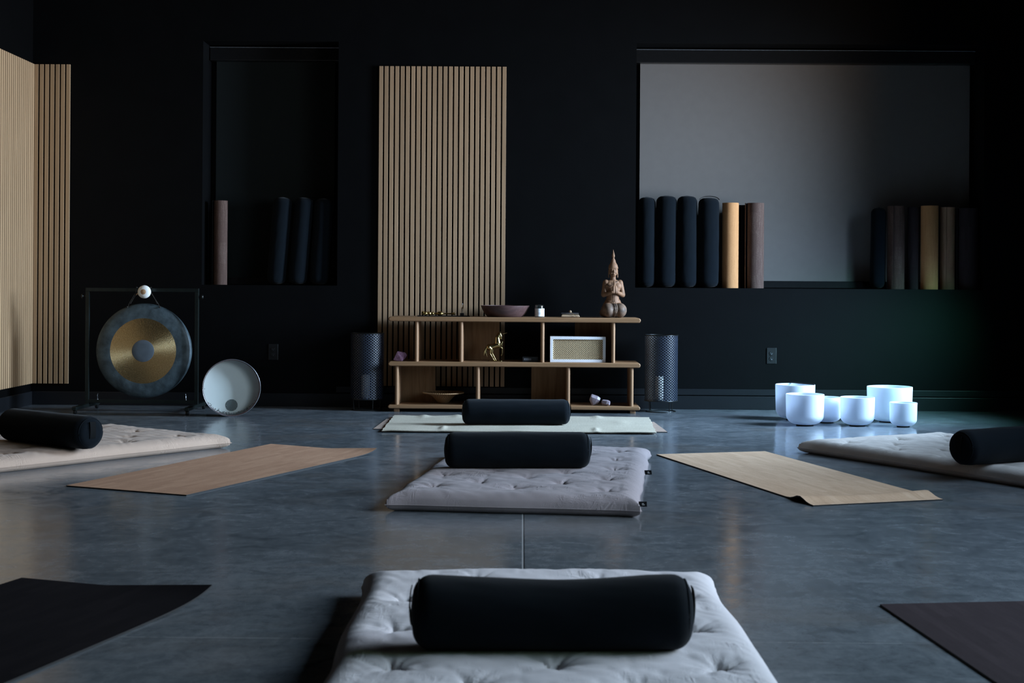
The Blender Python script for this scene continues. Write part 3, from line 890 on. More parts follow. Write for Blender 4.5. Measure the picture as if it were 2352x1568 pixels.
std_bolster('second black bolster from the left end of the right niche', 1529, 48, 208, yN, 43, .006)
std_bolster('third black bolster from the left end of the right niche', 1578, 47, 208, yN, 47, -.004)
std_bolster('black bolster with a strap arching over its top, beside the tan cork roll', 1626.5, 49, 204, yN, 53, .004, True)
GR = 'rolled yoga mats in the niches'
spiral_roll('rolled_mat', 'honey-tan rolled cork mat beside the black bolsters', 1676, 42, 195, M['cork_rollw'], yN, GR, 1.2)
spiral_roll('rolled_mat', 'mottled mauve-brown rolled mat in the right niche', 1733, 46, 195, M['cork_rollb'], yN - .01, GR, 2.2)
spiral_roll('rolled_mat', 'black rolled mat squeezed behind the honey-tan and mauve-brown rolls', 1704, 28, 190, M['mat_dark'], yN + .085, GR, .2)
spiral_roll('rolled_mat', 'dark mottled rolled mat toward the right end of the right niche', 2058, 42, 190, M['cork_rollb'], yN, GR, 2.9)
std_bolster('black bolster in shadow left of the dark mottled rolled mat', 2015, 36, 184, yN + .03, 59, .014)
spiral_roll('rolled_mat', 'shadowed dark rolled mat left of the brown-lit cork roll', 2097, 30, 188, M['mat_plum'], yN + .02, GR, 1.0)
spiral_roll('rolled_mat', 'shaded tan rolled cork mat near the right end of the right niche', 2135, 44, 191, M['cork_rollw'], yN - .02, GR, 4.2)
spiral_roll('rolled_mat', 'dim brown rolled cork mat right of the shaded tan roll', 2176, 36, 188, M['cork_left'], yN + .02, GR, 3.0)
spiral_roll('rolled_mat', 'almost black rolled mat at the right end of the right niche', 2222, 50, 186, M['mat_plum'], yN, GR, 2.0)
# left niche
spiral_roll('rolled_mat', 'reddish brown rolled mat standing in the narrow left niche', 505, 36, 193, M['cork_rollb'], yN, GR, 2.2)
std_bolster('leftmost black bolster leaning in the narrow left niche', 634, 44, 198, yN, 61, .075)
std_bolster('middle black bolster leaning in the narrow left niche', 683, 44, 198, yN, 67, .080)
std_bolster('rightmost black bolster leaning in the narrow left niche', 732, 44, 196, yN, 71, .060)

# ------------------------------------------------------------------ gong, stand and mallet
M['stand'] = simple('dark_green_steel', (.014, .020, .019), .35, .5, var=.15)
M['gongdark'] = simple('patinated_gong_bronze', (.060, .085, .098), .50, .35, var=.45, scale=16, bump=.35, bscale=60)
M['gongboss'] = simple('gong_boss_patina', (.075, .095, .115), .65, .1, var=.12, scale=30)
def gong_gold():
    t = NT('hammered_gong_gold')
    v = t.coords('Object')
    # radial streak coordinates
    gr = t.n.new('ShaderNodeSeparateXYZ'); t.link(v, gr.inputs[0])
    an = t.math('ARCTAN2', gr.outputs['Z'], gr.outputs['X'])
    rad = t.math('SQRT', t.math('ADD', t.math('POWER', gr.outputs['X'], 2.0), t.math('POWER', gr.outputs['Z'], 2.0)))
    cb = t.n.new('ShaderNodeCombineXYZ'); t.link(t.math('MULTIPLY', an, 10.0), cb.inputs[0]); t.link(t.math('MULTIPLY', rad, 60.0), cb.inputs[1])
    st = t.noise(cb.outputs[0], 2.2, 4, .6, .6)
    t.setc(t.ramp(st, [(.3, (.62, .44, .20)), (.7, (.92, .74, .42))]))
    t.p(Metallic=1.0, Roughness=.30, Anisotropic=.92)
    tg = t.n.new('ShaderNodeTangent'); tg.direction_type = 'RADIAL'; tg.axis = 'Y'
    t.link(tg.outputs[0], t.b.inputs['Tangent'])
    t.b.inputs['Anisotropic Rotation'].default_value = 0.25
    t.bump(st, .35, .004)
    return t.m
M['gonggold'] = gong_gold()
M['felt_white'] = fabric('mallet_felt_white', (.78, .78, .74), .05, 300, .2)
M['cord'] = simple('dark_cord', (.02, .016, .012), .9)
GY = 10.16
pb = ony(200, 950, GY); pr_ = ony(451, 950, GY)
gx0, gx1 = pb.x, pr_.x
gst = thing('gong_stand', 'dark square steel frame stand holding the gong', 'stand', ((gx0 + gx1) / 2, GY, 0))
gw = (gx1 - gx0) / 2; gtop = ony(328, 661.5, GY).z; w_ = .026
for s in (-1, 1):
    b = MB(); b.box(s * gw - w_ / 2, s * gw + w_ / 2, -w_ / 2, w_ / 2, .045, gtop - w_); b.build('post', M['stand'], gst, smooth=False, bevel=.002)
    b = MB(); b.box(s * gw - .016, s * gw + .016, -.30, .26, .030, .056)
    f_ = b.build('foot', M['stand'], gst, smooth=False, bevel=.004)
    for yy in (-.275, .235):
        b = MB(); b.lathe([(.002, -.010), (.016, -.010), (.018, -.006), (.018, .006), (.016, .010), (.002, .010)], 20, 0, Matrix.Translation((s * gw, yy, .018)) @ Matrix.Rotation(PI / 2, 4, 'Y'))
        b.build('caster', M['blackmetal'], f_)
    b = MB(); b.tube((s * (gw + w_ / 2), 0, gtop - .060), (s * (gw + w_ / 2 + .018), 0, gtop - .060), .006, n=10); b.ball((s * (gw + w_ / 2 + .024), 0, gtop - .060), (.010, .016, .016), 14, 8)
    b.build('clamp_knob', M['blackmetal'], gst)
    b = MB(); b.path([(s * (gw - .075), 0, .085), (s * (gw - .075), -.006, .112), (s * (gw - .077), -.004, .128)], .0028, 6); b.ball((s * (gw - .075), -.002, .084), .006, 10, 6)
    b.build('hook', M['slot'], gst)
b = MB(); b.box(-gw - w_ / 2, gw + w_ / 2, -w_ / 2, w_ / 2, gtop - w_, gtop); b.build('top_bar', M['stand'], gst, smooth=False, bevel=.002)
b = MB(); b.box(-gw + w_ / 2, gw - w_ / 2, -w_ / 2, w_ / 2, .060, .060 + .024); b.build('lower_bar', M['stand'], gst, smooth=False, bevel=.002)

gc = ony(329.5, 805.5, GY); sg = F / GY
gong = thing('gong', 'round bronze gong with dark rim and golden centre, hung in the frame', 'gong', (gc.x, GY, gc.z), (0.0, 0, .06))
RXm = Matrix.Rotation(PI / 2, 4, 'X')       # lathe z axis -> -y (toward the viewer)
Ro, Rg, Rb = 109.0 / sg, 75.0 / sg, 25.3 / sg
b = MB(); b.lathe([(Rg, .012), (Rg + .02, .0125), (Ro - .035, .006), (Ro - .012, -.002), (Ro - .003, -.012), (Ro, -.030), (Ro - .002, -.048), (Ro - .006, -.046), (Ro - .006, -.02), (Ro - .03, -.004), (Rg, .006)], 128, 0, RXm)
b.build('rim', M['gongdark'], gong)
b = MB(); b.lathe([(Rb, .0155)] + [(Rb + (Rg - Rb) * i / 14, .0155 - .0035 * i / 14) for i in range(1, 15)] + [(Rg, .008), (Rb, .010)], 128, 0, RXm)
b.build('golden_ring', M['gonggold'], gong)
b = MB(); b.lathe([(.0, .019), (Rb * .5, .0186), (Rb - .004, .0172), (Rb, .0155), (Rb, .010), (0, .010)], 64, 0, RXm)
b.build('boss', M['gongboss'], gong)
ztop_l = gtop - gc.z
for s in (-1, 1):
    b = MB(); hx = s * .115; hz = math.sqrt(Ro ** 2 - hx ** 2) - .012
    b.path([(hx, .01, hz), (hx * .9, -.006, hz + .03), (s * .052, -.022, ztop_l - .03), (s * .050, -.020, ztop_l + .006), (s * .050, .020, ztop_l + .006), (s * .051, .020, ztop_l - .03), (s * .095, .0, hz + .03)], .0022, 6)
    b.build('hanging_cord', M['cord'], gong)
    b = MB(); b.ball((hx, -.008, hz + .006), .0065, 10, 6); b.build('cord_knot', M['cord'], gong)
# mallet resting across the top bar, head toward the viewer
mc = ony(331.5, 670.0, GY - .075)
ml = thing('gong_mallet', 'round white felt gong mallet with tan centre, hung at the top bar of the stand', 'mallet', mc)
Rm_ = 15.0 / sg
b = MB(); prof = []
for i in range(15):
    a = PI * i / 14; prof.append((.006 + (Rm_ - .006) * math.sin(a) ** .8, .030 * math.cos(a)))
b.lathe(prof, 40, 0, RXm); b.build('head', M['felt_white'], ml)
M['tanleather'] = simple('tan_leather', (.34, .20, .10), .6, var=.2, scale=80)
b = MB(); b.lathe([(0, .036), (.010, .0355), (.0185, .031), (.0195, .026), (.0, .022)], 28, 0, RXm); b.build('centre_cap', M['tanleather'], ml)
hz_ = (gtop + .010) - mc.z
b = MB(); b.cap((0, .02, .0), .009, (-.004, .045, .003), .010, 14); b.build('handle', M['oak_back'], ml)
b = MB(); b.path([(-.010, .05, -.006), (-.030, .0, -.016), (-.048, -.01, -.014), (-.056, .0, -.022)], .004, 8); b.build('wrist_cord', M['tanleather'], ml)

# ------------------------------------------------------------------ ocean drum
M['drumshell'] = simple('dark_red_drum_shell', (.085, .028, .020), .4, var=.2, scale=20)
M['druminner'] = simple('drum_inner_mauve', (.23, .19, .20), .7, var=.1)
M['drumhead'] = simple('milky_drum_head', (.64, .71, .68), .45, var=.05, scale=5)
M['emblem'] = simple('emblem_print_teal', (.17, .215, .21), .6, var=.05)
M['emblemdark'] = simple('emblem_print_dark', (.028, .042, .045), .6, var=.05)
M['steel'] = simple('steel_beads', (.30, .31, .30), .3, .9)
def clear_film():
    t = NT('clear_drum_film'); gl = t.n.new('ShaderNodeBsdfGlossy'); gl.inputs['Roughness'].default_value = .12
    n = t.noise(t.coords(), 3, 2); gl.inputs['Color'].default_value = (.9, .95, 1, 1)
    rr = t.node('ShaderNodeMapRange'); rr.inputs[3].default_value = .08; rr.inputs[4].default_value = .16; t.link(n, rr.inputs[0]); t.link(rr.outputs[0], gl.inputs['Roughness'])
    tr = t.n.new('ShaderNodeBsdfTransparent'); fr = t.n.new('ShaderNodeFresnel'); fr.inputs[0].default_value = 1.45
    mx = t.n.new('ShaderNodeMixShader'); t.link(fr.outputs[0], mx.inputs[0]); t.link(tr.outputs[0], mx.inputs[1]); t.link(gl.outputs[0], mx.inputs[2])
    t.link(mx.outputs[0], t.out.inputs[0]); return t.m
M['film'] = clear_film()
db = onz(531.5, 956.5, 0); sd = F / db.y; RD = 66.0 / sd
drum = thing('ocean_drum', 'round shallow ocean drum with milky head and dotted disc emblem, standing on edge', 'drum', (db.x, db.y, RD), (-.03, 0, .24))
dep = .085; th = .007
b = MB(); b.lathe([(RD, 0), (RD, -dep), (RD - th, -dep), (RD - th, 0)], 96, 0, RXm, closed=True)
sh = b.build('shell', [M['drumshell']], drum)
b = MB(); b.lathe([(RD - th - .0005, -.001), (RD - th - .0005, -dep + .002)], 96, 0, RXm); b.build('inner_lining', M['druminner'], sh)
b = MB(); b.path([((RD - .002) * math.cos(a), -.001, (RD - .002) * math.sin(a)) for a in np.linspace(0, 2 * PI, 96, endpoint=False)], .0028, 8, closed=True); b.build('rim_band', M['slot'], sh)
b = MB(); b.lathe([(0, -dep + .003), (RD - th, -dep + .003)], 96, 0, RXm); b.build('back_head', M['drumhead'], drum)
b = MB(); b.lathe([(0, -.002), (RD - th, -.002)], 96, 0, RXm); b.build('clear_film', M['film'], drum)
er = 13.6 / sd; ec = (.004, dep - .0045, -RD + 25.0 / sd)
b = MB(); MT = Matrix.Translation(ec) @ RXm
b.lathe([(0, 0), (er, 0)], 64, 0, MT)
b.lathe([(er, .0004), (er - .0014, .0004)], 64, 1, MT)
q = er / 3.05
for i in range(-4, 5):
    for j in range(-4, 5):
        x = (i + j * .5) * q * .72; z = j * q * .72 * .866
        if math.hypot(x, z) < er * .90:
            b.lathe([(0, .0005), (q * .25, .0005)], 6, 1, MT @ Matrix.Translation((x, z, 0)))
b.build('emblem_disc', [M['emblem'], M['emblemdark']], drum, smooth=False)
b = MB(); rs = random.Random(5)
for i in range(260):
    a = -PI / 2 + rs.gauss(0, .42); r = RD - th - .004 - abs(rs.gauss(0, .006))
    b.ball((r * math.cos(a), rs.uniform(.006, dep - .008), r * math.sin(a)), .0028, 6, 4)
o = b.build('steel_beads', M['steel'], drum); o['kind'] = 'stuff'

# ------------------------------------------------------------------ things on the shelf
def shelf_pt(px, py_any, y, z): p = ony(px, py_any, y); return Vector((p.x, y, z))
Z3, Z2, Z1 = .689 + .0003, .365 + .0003, .052 + .0003
YM = SY0 + .16
M['bowlwood'] = wood('dark_red_wood', (.110, .058, .054), (.060, .031, .030), 'X', 0, 'X', .45)
p = shelf_pt(1160, 718, YM, Z3)
b = MB(); k = F / YM
b.lathe([(0, 0), (.126, 0), (.134, .004), (.154, .030), (.168, .056), (.1775, .079), (.1775, .083), (.172, .083), (.161, .055), (.145, .028), (.12, .012), (0, .011)], 72)
tag(b.build('wooden_bowl', M['bowlwood'], None, p), 'wide dark reddish wooden bowl on top of the shelf', 'bowl')

# candle jar
def glass(name, tint=(1, 1, 1)):
    t = NT(name); n = t.noise(t.coords(), 5, 1); t.setc(t.ramp(n, [(0, tint), (1, tint)])); t.p(Roughness=.03, IOR=1.45); t.b.inputs['Transmission Weight'].default_value = 1.0; return t.m
M['glass'] = glass('clear_glass', (.92, .97, .97))
M['labelwhite'] = simple('white_paper_label', (.82, .83, .84), .7, var=.02)
M['labelink'] = simple('label_ink', (.35, .36, .42), .8)
p = shelf_pt(1239, 718, YM - .05, Z3)
jar = thing('candle_jar', 'glass candle jar with white label beside the dark wooden bowl', 'candle', p)
R = .0355
b = MB(); b.lathe([(0, 0), (R - .004, 0), (R, .004), (R, .062), (R - .004, .068), (R - .004, .088), (R - .0055, .089), (R - .0065, .088), (R - .0065, .066), (R - .003, .058), (R - .003, .006), (0, .006)], 48); b.build('glass_jar', M['glass'], jar)
b = MB(); b.lathe([(0, .0065), (R - .0035, .0065), (R - .0035, .058), (0, .057)], 40); b.build('wax', M['wax'], jar)
b = MB(); n = 28; a0_, a1_ = -PI * .80, -PI * .02
vs = []; fs = []
for i in range(n + 1):
    a = a0_ + (a1_ - a0_) * i / n
    for z in (.006, .0635): vs.append(((R + .0004) * math.cos(a), (R + .0004) * math.sin(a), z))
for i in range(n): fs.append((i * 2, i * 2 + 2, i * 2 + 3, i * 2 + 1))
b.add(vs, fs, 0)
for z0, z1, aa, ab in ((.030, .0325, -1.95, -1.25), (.024, .026, -1.90, -1.30)):
    vs = []; fs = []
    for i in range(9):
        a = aa + (ab - aa) * i / 8
        for z in (z0, z1): vs.append(((R + .0008) * math.cos(a), (R + .0008) * math.sin(a), z))
    for i in range(8): fs.append((i * 2, i * 2 + 2, i * 2 + 3, i * 2 + 1))
    b.add(vs, fs, 1)
b.build('paper_label', [M['labelwhite'], M['labelink']], jar)

# energy chime
M['palewood'] = wood('pale_driftwood', (.50, .37, .25), (.34, .22, .13), 'X', 0, 'X', .6)
M['silver'] = simple('silver_chime', (.62, .68, .80), .25, .95, var=.05)
p = shelf_pt(1309.5, 724, YM - .04, Z3)
ch = thing('hand_chime', 'silver bar chime on a pale wooden block with a leaning ball mallet', 'chime', p, -.05)
b = MB(); b.box(-.062, .066, -.022, .022, 0, .020); b.box(-.066, .070, -.026, .026, .002, .014); b.build('wooden_base', M['palewood'], ch, smooth=False, bevel=.006)
for s in (-.045, .045):
    b = MB(); b.tube((s, 0, .019), (s, 0, .026), .002, n=8); b.build('peg', M['blackmetal'], ch)
b = MB(); b.tube((-.064, 0, .0295), (.062, 0, .0295), .0042, n=16); b.build('chime_bar', M['silver'], ch)
p2 = p + Vector((.002, -.030, 0))
ml2 = thing('chime_mallet', 'tiny mallet with wooden ball head leaning on the silver chime', 'mallet', (p2.x, p2.y, Z3))
b = MB(); b.cap((.002, .010, .0385), .0016, (.051, -.010, .0022), .0016, 8); b.build('handle', M['oak_back'], ml2)
b = MB(); b.ball((-.001, .0115, .0425), .0092, 18, 12); b.build('ball_head', M['palewood'], ml2)

# brass ornament on black tray, glass vial
M['brass'] = simple('polished_brass', (.40, .28, .10), .25, 1.0, var=.25, scale=120, bump=.3, bscale=220)
def tray(px0, px1):
    p = shelf_pt((px0 + px1) / 2, 726, YM - .03, Z3); hwid = (px1 - px0) / 2 / (F / p.y)
    b = MB(); b.box(-hwid, hwid, -.030, .030, 0, .004); b.box(-hwid, hwid, -.030, -.027, .004, .007); b.box(-hwid, hwid, .027, .030, .004, .007)
    tag(b.build('thin_tray', M['blackplastic'], None, p, smooth=False, bevel=.001), 'thin black tray on the shelf top under the brass ornament', 'tray'); return p
tp = tray(959, 1079)
RY = Matrix.Rotation(PI / 2, 4, 'Y')
p = shelf_pt(1008, 722, tp.y, Z3 + .0045); kx = 1 / (F / tp.y)
prof = []
pts = [(-40, 2.0), (-39, 5.2), (-36, 5.4), (-35, 3.5), (-33, 3.0), (-31, 4.4), (-29, 4.6), (-27, 3.2), (-25, 2.6), (-23, 4.0), (-20, 4.3), (-18, 2.8), (-16, 3.4), (-13, 3.6), (-11, 2.2), (-7, 1.7),
       (-4, 2.4), (-2, 4.4), (1, 5.2), (5, 5.2), (8, 3.6), (10, 1.8), (13, 1.4), (22, 1.5), (30, 1.7), (33, 2.2), (34, 3.2), (36, 3.2), (37, 2.0), (38, .5)]
b = MB(); b.lathe([(r * kx, x * kx) for x, r in pts], 24, 0, RY, cap0=True, cap1=True)
for i in range(16):
    a = i * .9; x = -38 + i * 1.6
    b.ball((x * kx, 3.4 * kx * math.cos(a), 3.4 * kx * math.sin(a)), 1.7 * kx, 8, 6)
tag(b.build('brass_ornament', M['brass'], None, (p.x, p.y, Z3 + .0045 + 5.2 * kx)), 'ornate brass rod ornament lying on the thin black tray', 'ornament')
p = shelf_pt(1062, 722, tp.y, Z3 + .0043)
vi = thing('glass_vial', 'slim clear glass vial on a black block beside the brass ornament', 'vial', p)
b = MB(); b.box(-.016, .012, -.014, .014, 0, .022); b.build('block', M['blackplastic'], vi, smooth=False, bevel=.002)
b = MB(); b.lathe([(0, .022), (.0085, .022), (.0085, .052), (.006, .060), (.0032, .066), (.0032, .078), (.0050, .081), (.0050, .084), (.002, .086), (0, .086)], 24); b.build('glass_tube', M['glass'], vi)
b = MB(); b.ball((0, 0, .088), .004, 12, 8); b.build('stopper', M['silver'], vi)

# cane-front radio
M['whitebox'] = simple('white_lacquer', (.80, .78, .79), .45, var=.02)
def cane():
    t = NT('woven_cane'); v = t.coords('Object', (1, 1, 1))
    sp = t.n.new('ShaderNodeSeparateXYZ'); t.link(v, sp.inputs[0])
    px_, pz_ = .0136, .0154
    def cell(ox):
        fx = t.math('SUBTRACT', t.math('FRACT', t.math('ADD', t.math('DIVIDE', sp.outputs['X'], px_), ox)), .5)
        fz = t.math('SUBTRACT', t.math('FRACT', t.math('ADD', t.math('DIVIDE', sp.outputs['Z'], pz_), ox)), .5)
        return t.math('ADD', t.math('POWER', fx, 2.0), t.math('POWER', fz, 2.0))
    r = t.math('MINIMUM', cell(0.0), cell(.5))
    hole = t.math('LESS_THAN', r, .052)
    wv = t.noise(t.coords('Object', (300, 1, 300)), 1, 2)
    c = t.ramp(wv, [(.3, (.38, .25, .12)), (.7, (.66, .48, .27))])
    t.setc(t.mix(hole, c, (.012, .009, .006))); t.p(Roughness=.6)
    t.bump(t.math('MULTIPLY', r, 5.0), .5, .003); return t.m
M['cane'] = cane()
yR = SY0 + .045
pa, pb_ = ony(1263.5, 805, yR), ony(1391, 805, yR)
rw = (pb_.x - pa.x) / 2; rhh = .186
rad = thing('cane_front_radio', 'white box radio with a woven cane front on the middle board', 'radio', ((pa.x + pb_.x) / 2, yR, Z2), -.005)
fr = .0205
b = MB(); dp = .13
b.box(-rw, rw, 0, dp, 0, fr); b.box(-rw, rw, 0, dp, rhh - fr, rhh); b.box(-rw, -rw + fr, 0, dp, fr, rhh - fr); b.box(rw - fr, rw, 0, dp, fr, rhh - fr); b.box(-rw + fr, rw - fr, .02, dp - .004, fr, rhh - fr)
b.build('case', M['whitebox'], rad, smooth=False, bevel=.0015)
b = MB(); b.box(-rw + fr, rw - fr, .010, .0195, fr, rhh - fr); b.build('cane_grille', M['cane'], rad, smooth=False)

# black box with grey label
p = shelf_pt(1218, 826, SY0 + .05, Z2)
bx = thing('small_box', 'small black box with grey label on the middle board between unicorn and radio', 'box', p, .02)
b = MB(); b.box(-.057, .057, 0, .07, 0, .038); b.build('carton', M['blackplastic'], bx, smooth=False, bevel=.002)
M['labelgrey'] = simple('grey_label', (.17, .17, .19), .6, var=.03); M['labelgrey2'] = simple('grey_label_print', (.05, .05, .055), .6, var=.03)
b = MB(); b.box(-.046, .006, -.0006, 0, .013, .026, 0); b.box(-.042, .002, -.0010, -.0006, .017, .022, 1); b.build('label_plate', [M['labelgrey'], M['labelgrey2']], bx, smooth=False)

# crystals
def crystal_mat(name, a, c, rough=.25):
    t = NT(name); v = t.coords(); n = t.noise(v, 45, 5, .7, 1.0)
    t.setc(t.ramp(n, [(.3, a), (.7, c)])); t.p(Roughness=rough); t.b.inputs['Subsurface Weight'].default_value = .3
    t.b.inputs['Subsurface Radius'].default_value = (.02, .02, .02); t.bump(n, .4, .004); return t.m
M['amethyst'] = crystal_mat('amethyst', (.13, .050, .090), (.36, .20, .28))
M['quartzrock'] = crystal_mat('pink_quartz', (.20, .15, .165), (.38, .31, .34))
def rock(name, label, cat, p, pts, mat, group=None, rz=0):
    import bmesh
    bm = bmesh.new()
    for q in pts: bm.verts.new(q)
    bmesh.ops.convex_hull(bm, input=bm.verts[:])
    me = bpy.data.meshes.new(name); 
    zmin = min(v.co.z for v in bm.verts)
    for v in bm.verts: v.co.z -= zmin
    bmesh.ops.bevel(bm, geom=bm.edges[:], offset=.0012, segments=1, affect='EDGES')
    bmesh.ops.recalc_face_normals(bm, faces=bm.faces[:])
    bm.to_mesh(me); bm.free(); me.materials.append(mat)
    o = bpy.data.objects.new(name, me); COL.objects.link(o); o.location = p; o.rotation_euler = (0, 0, rz)
    return tag(o, label, cat, group)
kx = .00318
p = shelf_pt(919, 820, SY0 + .07, Z2)
rock('amethyst_crystal', 'purple amethyst crystal chunk at the left end of the middle board', 'crystal', p,
     [(-15 * kx, -.02, 3 * kx), (-15 * kx, .02, 3 * kx), (-6 * kx, -.025, 22 * kx), (-4 * kx, .02, 23 * kx), (11 * kx, -.022, 20 * kx), (15 * kx, .012, 16 * kx), (16 * kx, .0, 12 * kx), (5 * kx, -.03, 0), (2 * kx, .02, 0), (-10 * kx, .01, 0), (-11 * kx, -.022, 1 * kx), (9 * kx, .015, 2 * kx)], M['amethyst'])
p = shelf_pt(1369, 925, SY0 + .08, Z1)
def tumbled(a, c, r, n=6):
    a, c = Vector(a), Vector(c); d = (c - a); q = d.to_track_quat('Z', 'Y').to_matrix(); pts = []
    for s, pp in ((.86, a), (1, a + d * .12), (1.05, a + d * .7), (.8, c)):
        for i in range(n):
            t_ = 2 * PI * i / n + .3; pts.append(pp + q @ Vector((r * s * math.cos(t_), r * s * math.sin(t_), 0)))
    return pts
rock('quartz_crystal', 'larger pale pink quartz chunk on the bottom board', 'crystal', p,
     tumbled((-13 * kx, 0, 19 * kx), (8 * kx, 0, 11 * kx), .027, 7) + [(-10 * kx, -.01, 0), (-7 * kx, -.015, 0), (4 * kx, 0, 3 * kx), (-8 * kx, .012, 0)], M['quartzrock'], 'quartz crystals on the bottom board')
p = shelf_pt(1391, 930, SY0 + .045, Z1)
rock('quartz_crystal', 'smaller pale quartz point lying right of the larger chunk', 'crystal', p,
     tumbled((-8 * kx, .01, 9 * kx), (9 * kx, -.012, 7 * kx), .021, 6), M['quartzrock'], 'quartz crystals on the bottom board')

# woven basket
def basket_mat():
    t = NT('woven_rattan'); v = t.coords('UV', (60, 16, 1))
    ck = t.n.new('ShaderNodeTexChecker'); ck.inputs['Scale'].default_value = 1.0; ck.inputs[1].default_value = (.11, .055, .022, 1); ck.inputs[2].default_value = (.34, .19, .085, 1)
    t.link(v, ck.inputs['Vector']); n = t.noise(v, .7, 3)
    t.setc(t.mix(.35, ck.outputs['Color'], t.ramp(n, [(.3, (.16, .085, .035)), (.7, (.31, .18, .08))]))); t.p(Roughness=.6)
    t.bump(ck.outputs['Fac'], .7, .004); return t.m
M['rattan'] = basket_mat()
p = shelf_pt(1018, 915, SY0 + .16, Z1)
bk = thing('woven_basket', 'shallow flared rattan basket on the bottom board', 'basket', p)
k = F / p.y
def uvlathe(prof, n=60):
    b = MB(); uv = []
    for i, (r, z) in enumerate(prof):
        for j in range(n + 1):
            a = 2 * PI * j / n; b.v.append((r * math.cos(a), r * math.sin(a), z)); uv.append((j / n, i / (len(prof) - 1)))
    for i in range(len(prof) - 1):
        for j in range(n):
            a = i * (n + 1) + j; b.f.append((a, a + 1, a + n + 2, a + n + 1)); b.mi.append(0)
    b.uv = uv; return b
prof = [(.0, 0), (.030, 0), (.040, .006), (.060, .030), (.080, .051), (.098, .062), (.150, .076), (.148, .080), (.096, .067), (.076, .055), (.056, .034), (.036, .010), (0, .006)]
uvlathe(prof).build('basket_body', M['rattan'], bk)
b = MB(); b.path([(.149 * math.cos(a), .149 * math.sin(a), .078) for a in np.linspace(0, 2 * PI, 60, endpoint=False)], .0042, 8, closed=True)
for a in np.linspace(0, 2 * PI, 66, endpoint=False): b.ball((.149 * math.cos(a), .149 * math.sin(a), .0785), (.0052, .0052, .0052), 6, 5)
b.build('basket_rim', M['rattan'], bk)

# ------------------------------------------------------------------ sculptures (remeshed to one skin)
def remesh(o, vox, smooth=6, fac=.5):
    r = o.modifiers.new('remesh', 'REMESH'); r.mode = 'VOXEL'; r.voxel_size = vox; r.use_smooth_shade = True
    s = o.modifiers.new('smooth', 'SMOOTH'); s.iterations = smooth; s.factor = fac
    return o
def statue_wood():
    t = NT('carved_statue_wood'); v = t.coords('Object', (1, 1, .25)); v2 = t.coords('Object')
    n = t.noise(v, 60, 4, .6, .5); n2 = t.noise(v2, 24, 4, .65)
    warm = t.ramp(n, [(.3, (.165, .085, .046)), (.7, (.30, .156, .084))])
    grey = t.ramp(n2, [(.38, (.060, .049, .043)), (.62, (.195, .128, .088))])
    sp = t.n.new('ShaderNodeSeparateXYZ'); t.link(v2, sp.inputs[0])
    m = t.math('LESS_THAN', t.math('ADD', sp.outputs['Z'], t.math('MULTIPLY', n2, .01)), .108)
    t.setc(t.mix(t.math('MULTIPLY', m, .85), warm, grey)); t.p(Roughness=.62); t.b.inputs['Specular IOR Level'].default_value = .35
    t.bump(n, .2, .002); return t.m
M['statue'] = statue_wood()
b = MB()
# lower body: folded legs
for s in (-1, 1):
    b.ball((s * .044, -.035, .054), (.050, .076, .054), 28, 18)
    b.cap((s * .035, .05, .046), .046, (s * .044, -.045, .054), .048, 20)
    b.ball((s * .050, .03, .034), (.044, .075, .034), 20, 12)
b.ball((0, -.030, .056), (.050, .074, .050), 24, 16)
b.ball((0, .015, .085), (.074, .060, .046), 28, 18)
b.ball((0, .012, .112), (.060, .048, .038), 24, 14)
# torso
b.cap((0, .012, .115), .047, (0, .010, .185), .046, 24)
b.ball((0, .008, .215), (.058, .042, .052), 24, 16)
b.ball((0, .010, .248), (.060, .036, .032), 24, 14)
for s in (-1, 1):
    b.ball((s * .026, -.012, .230), (.030, .018, .026), 18, 12)
    b.ball((s * .052, .010, .254), (.023, .026, .024), 18, 12)
    b.cap((s * .054, .010, .252), .0215, (s * .072, -.004, .168), .0175, 16)
    b.cap((s * .072, -.004, .165), .0170, (s * .018, -.062, .186), .0120, 16)
    b.cap((s * .0085, -.064, .186), .0115, (s * .0065, -.058, .225), .0100, 14)
    for q, (zz, yy) in enumerate(((.268, -.0505), (.276, -.0535), (.273, -.0570), (.262, -.0600))):
        b.cap((s * .0045, -.055 - .0035 * (q - 1.5) * .6, .222), .0048, (s * .0032, yy + .002, zz), .0034, 8)
    b.cap((s * .010, -.052, .200), .0050, (s * .006, -.046, .238), .0036, 8)
# neck and head
b.cap((0, .006, .268), .021, (0, .002, .305), .019, 18)
b.ball((0, -.002, .340), (.0305, .033, .043), 26, 18)
b.ball((0, -.010, .318), (.022, .022, .021), 20, 14)
b.cap((0, -.033, .350), .0030, (0, -.039, .333), .0048, 10)
for s in (-1, 1):
    b.ball((s * .0125, -.0305, .353), (.0095, .0045, .0032), 12, 8)
    b.ball((s * .0120, -.0290, .344), (.0080, .0048, .0042), 12, 8)
    b.ball((s * .0160, -.022, .328), (.010, .010, .010), 12, 8)
    b.ball((s * .0315, .004, .338), (.0045, .010, .018), 12, 10)
    b.cap((s * .0325, .004, .328), .0045, (s * .0330, .002, .295), .0042, 10)
b.ball((0, -.0325, .3195), (.0085, .0045, .0028), 12, 8); b.ball((0, -.0318, .3155), (.0070, .0045, .0028), 12, 8)
